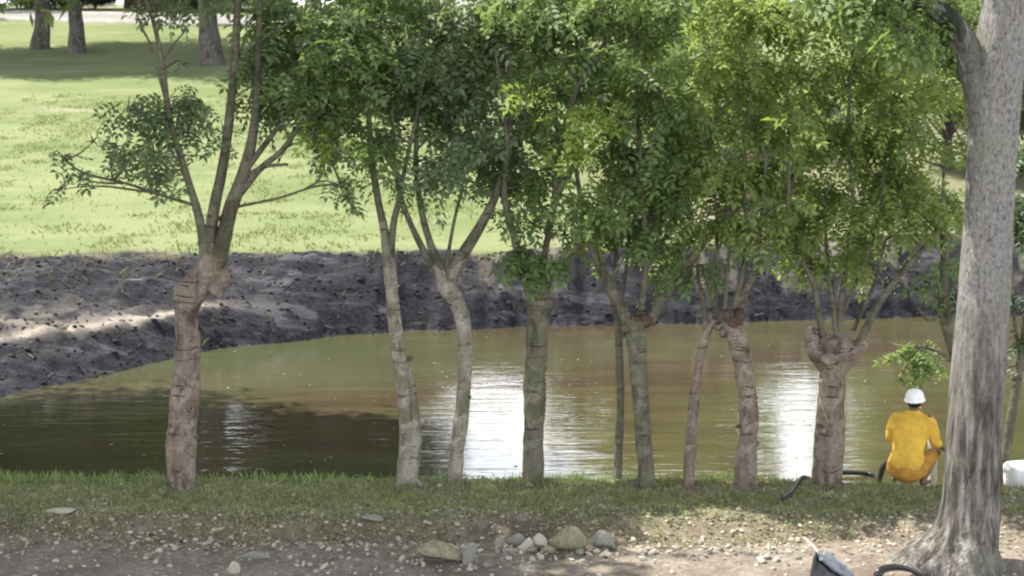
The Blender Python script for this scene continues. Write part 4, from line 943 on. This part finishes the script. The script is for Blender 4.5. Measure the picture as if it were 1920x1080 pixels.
# shirt: torso loft with folds, sleeves, loose hem
mb = MB()
prof = [(.235, -.02, .185, .155), (.30, -.015, .200, .165), (.36, .0, .188, .155), (.42, .03, .180, .150), (.50, .06, .190, .150), (.60, .10, .205, .150), (.70, .13, .205, .140), (.78, .155, .185, .118), (.83, .17, .150, .10), (.865, .18, .085, .075), (.885, .185, .07, .065)]
nseg = 64; zs = np.linspace(prof[0][0], prof[-1][0], 70); pa = np.array(prof)
rows = []
for z in zs:
    yo, hw, hd = [np.interp(z, pa[:, 0], pa[:, k]) for k in (1, 2, 3)]; a = np.linspace(0, 2 * math.pi, nseg, endpoint=False)
    f = 1 + .05 * np.exp(-((a - 4.9 + .5 * np.sin(z * 9)) / .12) ** 2) - .035 * np.exp(-((a - 4.4 + .3 * np.sin(z * 7)) / .10) ** 2) + .05 * np.sin(a * 5 + z * 22) * np.exp(-((z - .40) / .13) ** 2) + .06 * (fbm(np.cos(a) * 3 + z * 5, np.sin(a) * 3 - z * 9, 3, 3))
    f = f + .035 * np.sin((z + .04 * np.sin(a * 2)) * 90) * np.exp(-((z - .38) / .06) ** 2)
    rows.append(np.stack([hw * f * np.sign(np.cos(a)) * np.abs(np.cos(a)) ** .85, yo + hd * f * np.sign(np.sin(a)) * np.abs(np.sin(a)) ** .85, np.full(nseg, z)], -1))
Vs = np.concatenate(rows); i = np.arange(69)[:, None] * nseg; j = np.arange(nseg)[None]; j2 = (j + 1) % nseg
Qs = np.stack([i + j, i + j2, i + nseg + j2, i + nseg + j], -1).reshape(-1, 4)
Vs = np.vstack([Vs, [[0, yo, zs[-1]], [0, -.02, zs[0]]]]); k0 = 70 * nseg; jj = np.arange(nseg)
mb.add(Vs, Qs, np.vstack([np.stack([69 * nseg + jj, 69 * nseg + (jj + 1) % nseg, np.full(nseg, k0)], -1), np.stack([(jj + 1) % nseg, jj, np.full(nseg, k0 + 1)], -1)]))
for s in (-1, 1):
    tube(mb, [sh[s] + A(-s * .05, 0, .0), sh[s] + A(s * .01, 0, -.03), (sh[s] + el[s]) / 2 + A(s * .012, -.01, 0), el[s] + A(0, -.01, .0), el[s] * .75 + wr[s] * .25], [.058, .070, .070, .062, .056], seg=24, n=30, rough=.10, seed=s, freq=(2, 14))
ob = mb.build('shirt', SHIRT, person); remesh(ob, .009, 2)
mb = MB(); ell(mb, (0, -.02, .20), (.215, .175, .15))
for s in (-1, 1): capsule(mb, hip[s] + A(s * .02, .0, 0), hip[s] * .25 + kn[s] * .75, .12, .088)
ob = mb.build('trousers', SHORTS, person); remesh(ob, .011, 3)
mb = MB(); V0, T0 = ico(3); Vh = V0[:, :] * A(.088, .104, .118) + A(0, .212, 1.005); keepv = (V0[:, 1] < .45) | (V0[:, 2] > .5)
kt = keepv[T0].all(1); mb.add(Vh, None, T0[kt]); mb.build('hair', HAIR, person)
# round cap with a brim all round
mb = MB(); ang = np.linspace(0, 2 * math.pi, 40, endpoint=False)
pr = [(.0, .165), (.035, .160), (.07, .142), (.095, .108), (.107, .06), (.110, .02), (.114, .012), (.124, .0), (.125, -.006), (.112, .004), (.104, .02)]
rows = [np.stack([r0 * np.cos(ang), .21 + 1.13 * r0 * np.sin(ang), 1.005 + z0 * .80 + .015 * np.sin(ang) * (r0 > .11)], -1) for r0, z0 in pr]
Vc = np.concatenate(rows); m_ = len(pr); i = np.arange(m_ - 1)[:, None] * 40; j = np.arange(40)[None]; j2 = (j + 1) % 40
mb.add(Vc, np.stack([i + j, i + 40 + j, i + 40 + j2, i + j2], -1).reshape(-1, 4)); mb.build('cap', CAPM, person)

# black hose from the right hand into the pond and along the bank
mb = MB()
zb = lambda x, y: max(float(hz(x, y)), WZ) + .05
pts = [P(1672, 858, 19.65), P(1656, 876, 19.7), P(1648, 900, 20.0)]
for (a_, b_, z_) in [(1640, 893, WZ + .03), (1602, 889, WZ + .03), (1560, 889, WZ + .03), (1538, 893, WZ + .05), (1522, 899, -.28), (1504, 910, .0), (1486, 922, .08), (1466, 936, .08)]:
    p = G(a_, b_, z_); p[2] = max(p[2], zb(p[0], p[1])); pts.append(p)
tube(mb, pts, [.036, .036, .034, .030, .030, .030, .030, .028, .028, .026, .022], seg=12, n=80)
mb.build('hose', HOSE, tag(empty('water_hose', tuple(pts[2])), 'black hose running from the worker along the water edge to the stout pollard', 'hose'), pts[2])
# pale post beside the worker's hand
pp = P(1748, 890, 20.0); pp[2] = float(hz(pp[0], pp[1]))
mb = MB(); top = P(1748, 790, 20.0); tube(mb, [pp - [0, 0, .3], (pp + top) / 2 + [.01, 0, 0], top], [.055, .06, .058], seg=16, n=16, rough=.08)
mb.build('wooden_post', WOODP, None, pp, label='short pale wooden post standing by the right hand of the yellow worker', cat='post').location = tuple(pp)
# white bin at right edge
D = 19.7; c0 = P(1918, 893, D); gz = float(hz(c0[0], c0[1])); wd = .46
root = empty('plastic_bin', (c0[0], D, gz), label='white ribbed plastic bin on a dark base at the right edge', cat='bin'); root.rotation_euler = (0, 0, .25)
mb = MB(); nseg = 48; a = np.linspace(0, 2 * math.pi, nseg, endpoint=False)
sq = lambda a, p: np.sign(np.cos(a)) * np.abs(np.cos(a)) ** p
rows = []
for z, s in [(.10, .18), (.12, .20), (.30, .205), (.50, .215), (.56, .222), (.60, .215), (.62, .19), (.63, .1)]:
    f = 1 + .025 * np.cos(a * 14) * (z < .52); rows.append(np.stack([s * f * sq(a, .5), s * .8 * f * sq(a - math.pi / 2, .5), np.full(nseg, z)], -1))
Vb = np.concatenate(rows); i = np.arange(7)[:, None] * nseg; j = np.arange(nseg)[None]; j2 = (j + 1) % nseg
mb.add(Vb, np.stack([i + j, i + j2, i + nseg + j2, i + nseg + j], -1).reshape(-1, 4), np.stack([7 * nseg + np.arange(nseg - 2) * 0, 7 * nseg + 1 + np.arange(nseg - 2), 7 * nseg + 2 + np.arange(nseg - 2)], -1))
mb.build('bin_body', WHITEP, root)
mb = MB(); rows = [np.stack([s * sq(a, .5), s * .8 * sq(a - math.pi / 2, .5), np.full(nseg, z)], -1) for z, s in [(-.05, .2), (.02, .215), (.09, .21), (.11, .18)]]
i = np.arange(3)[:, None] * nseg; mb.add(np.concatenate(rows), np.stack([i + j, i + j2, i + nseg + j2, i + nseg + j], -1).reshape(-1, 4)); mb.build('bin_base', BLACKP, root)

# ------------------------------------------------------------------ black plastic things at the bottom right
def sheet(name, ridge, left, right, mat, th=.012, nu=30, nv=18, rough=.02, parent=None, origin=(0, 0, 0), seed=1):
    """a creased sheet draped over a ridge line"""
    rg = catmull(ridge, nu); l_ = catmull(left, nu); r2 = catmull(right, nu); V = []
    for side_t in np.linspace(-1, 1, nv):
        t = abs(side_t); e = l_ if side_t < 0 else r2; c = rg * (1 - t) + e * t
        c = c + np.array([0, 0, -.05 * math.sin(t * math.pi)]); V.append(c)
    V = np.array(V); n_ = fbm(V[..., 0] * 9, V[..., 2] * 9 + V[..., 1] * 6, 3, seed); V[..., 2] += n_ * rough * 2; V[..., 1] += n_ * rough * 2
    i = np.arange(nv - 1)[:, None] * nu; j = np.arange(nu - 1)[None]
    me = mesh_np(name, V.reshape(-1, 3) - np.asarray(origin), np.stack([i + j, i + j + 1, i + nu + j + 1, i + nu + j], -1).reshape(-1, 4), mat)
    o = obj(name, me, parent); s_ = o.modifiers.new('thickness', 'SOLIDIFY'); s_.thickness = th; return o
D = 15.4
def PP(x, y, d=0): return P(x, y, D + d)
org = PP(1560, 1110); org[2] = 0
root = empty('plastic_sheeting', org, label='black plastic sheeting peaked like a tent with a grey flap, at the bottom edge', cat='plastic sheet')
sheet('black_sheet', [PP(1530, 1032, 0), PP(1556, 1056, .1), PP(1600, 1085, .2), PP(1650, 1130, .3)], [PP(1500, 1150, -.2), PP(1530, 1160, -.2), PP(1560, 1165, -.2), PP(1600, 1170, -.1)], [PP(1545, 1060, .5), PP(1580, 1080, .6), PP(1620, 1105, .6), PP(1670, 1130, .6)], BLACKP, parent=root, origin=org)
sheet('grey_flap', [PP(1536, 1030, .02), PP(1562, 1052, .12), PP(1604, 1080, .22), PP(1640, 1100, .3)], [PP(1540, 1040, -.02), PP(1562, 1062, .06), PP(1596, 1088, .12), PP(1634, 1110, .2)], [PP(1548, 1032, .25), PP(1574, 1050, .3), PP(1606, 1078, .35), PP(1640, 1100, .4)], GREYP, parent=root, origin=org, rough=.035, seed=6)
mb = MB(); tube(mb, [PP(1508, 1008, .15), PP(1522, 1021, .08), PP(1534, 1036, 0)], [.010, .012, .012], seg=8, n=8)
mb.build('stick', WOODP, None, PP(1534, 1036), label='short pale stick leaning on the peak of the black plastic', cat='stick').location = tuple(PP(1534, 1036))
root = empty('coiled_hose', PP(1690, 1110, .2), label='dark coiled hose arching beside the root of the big tree', cat='hose')
mb = MB()
for k in range(2):
    tube(mb, [PP(1640 + 8 * k, 1120, .1 * k), PP(1642 + 8 * k, 1078, .1 * k), PP(1662 + 10 * k, 1063 + 3 * k, .1 * k + .05), PP(1700 + 8 * k, 1066 + 3 * k, .15 * k + .1), PP(1730, 1085, .2), PP(1750, 1120, .3)], [.024] * 6, seg=12, n=50)
mb.build('hose_loop', BLACKP, root, PP(1690, 1110, .2))
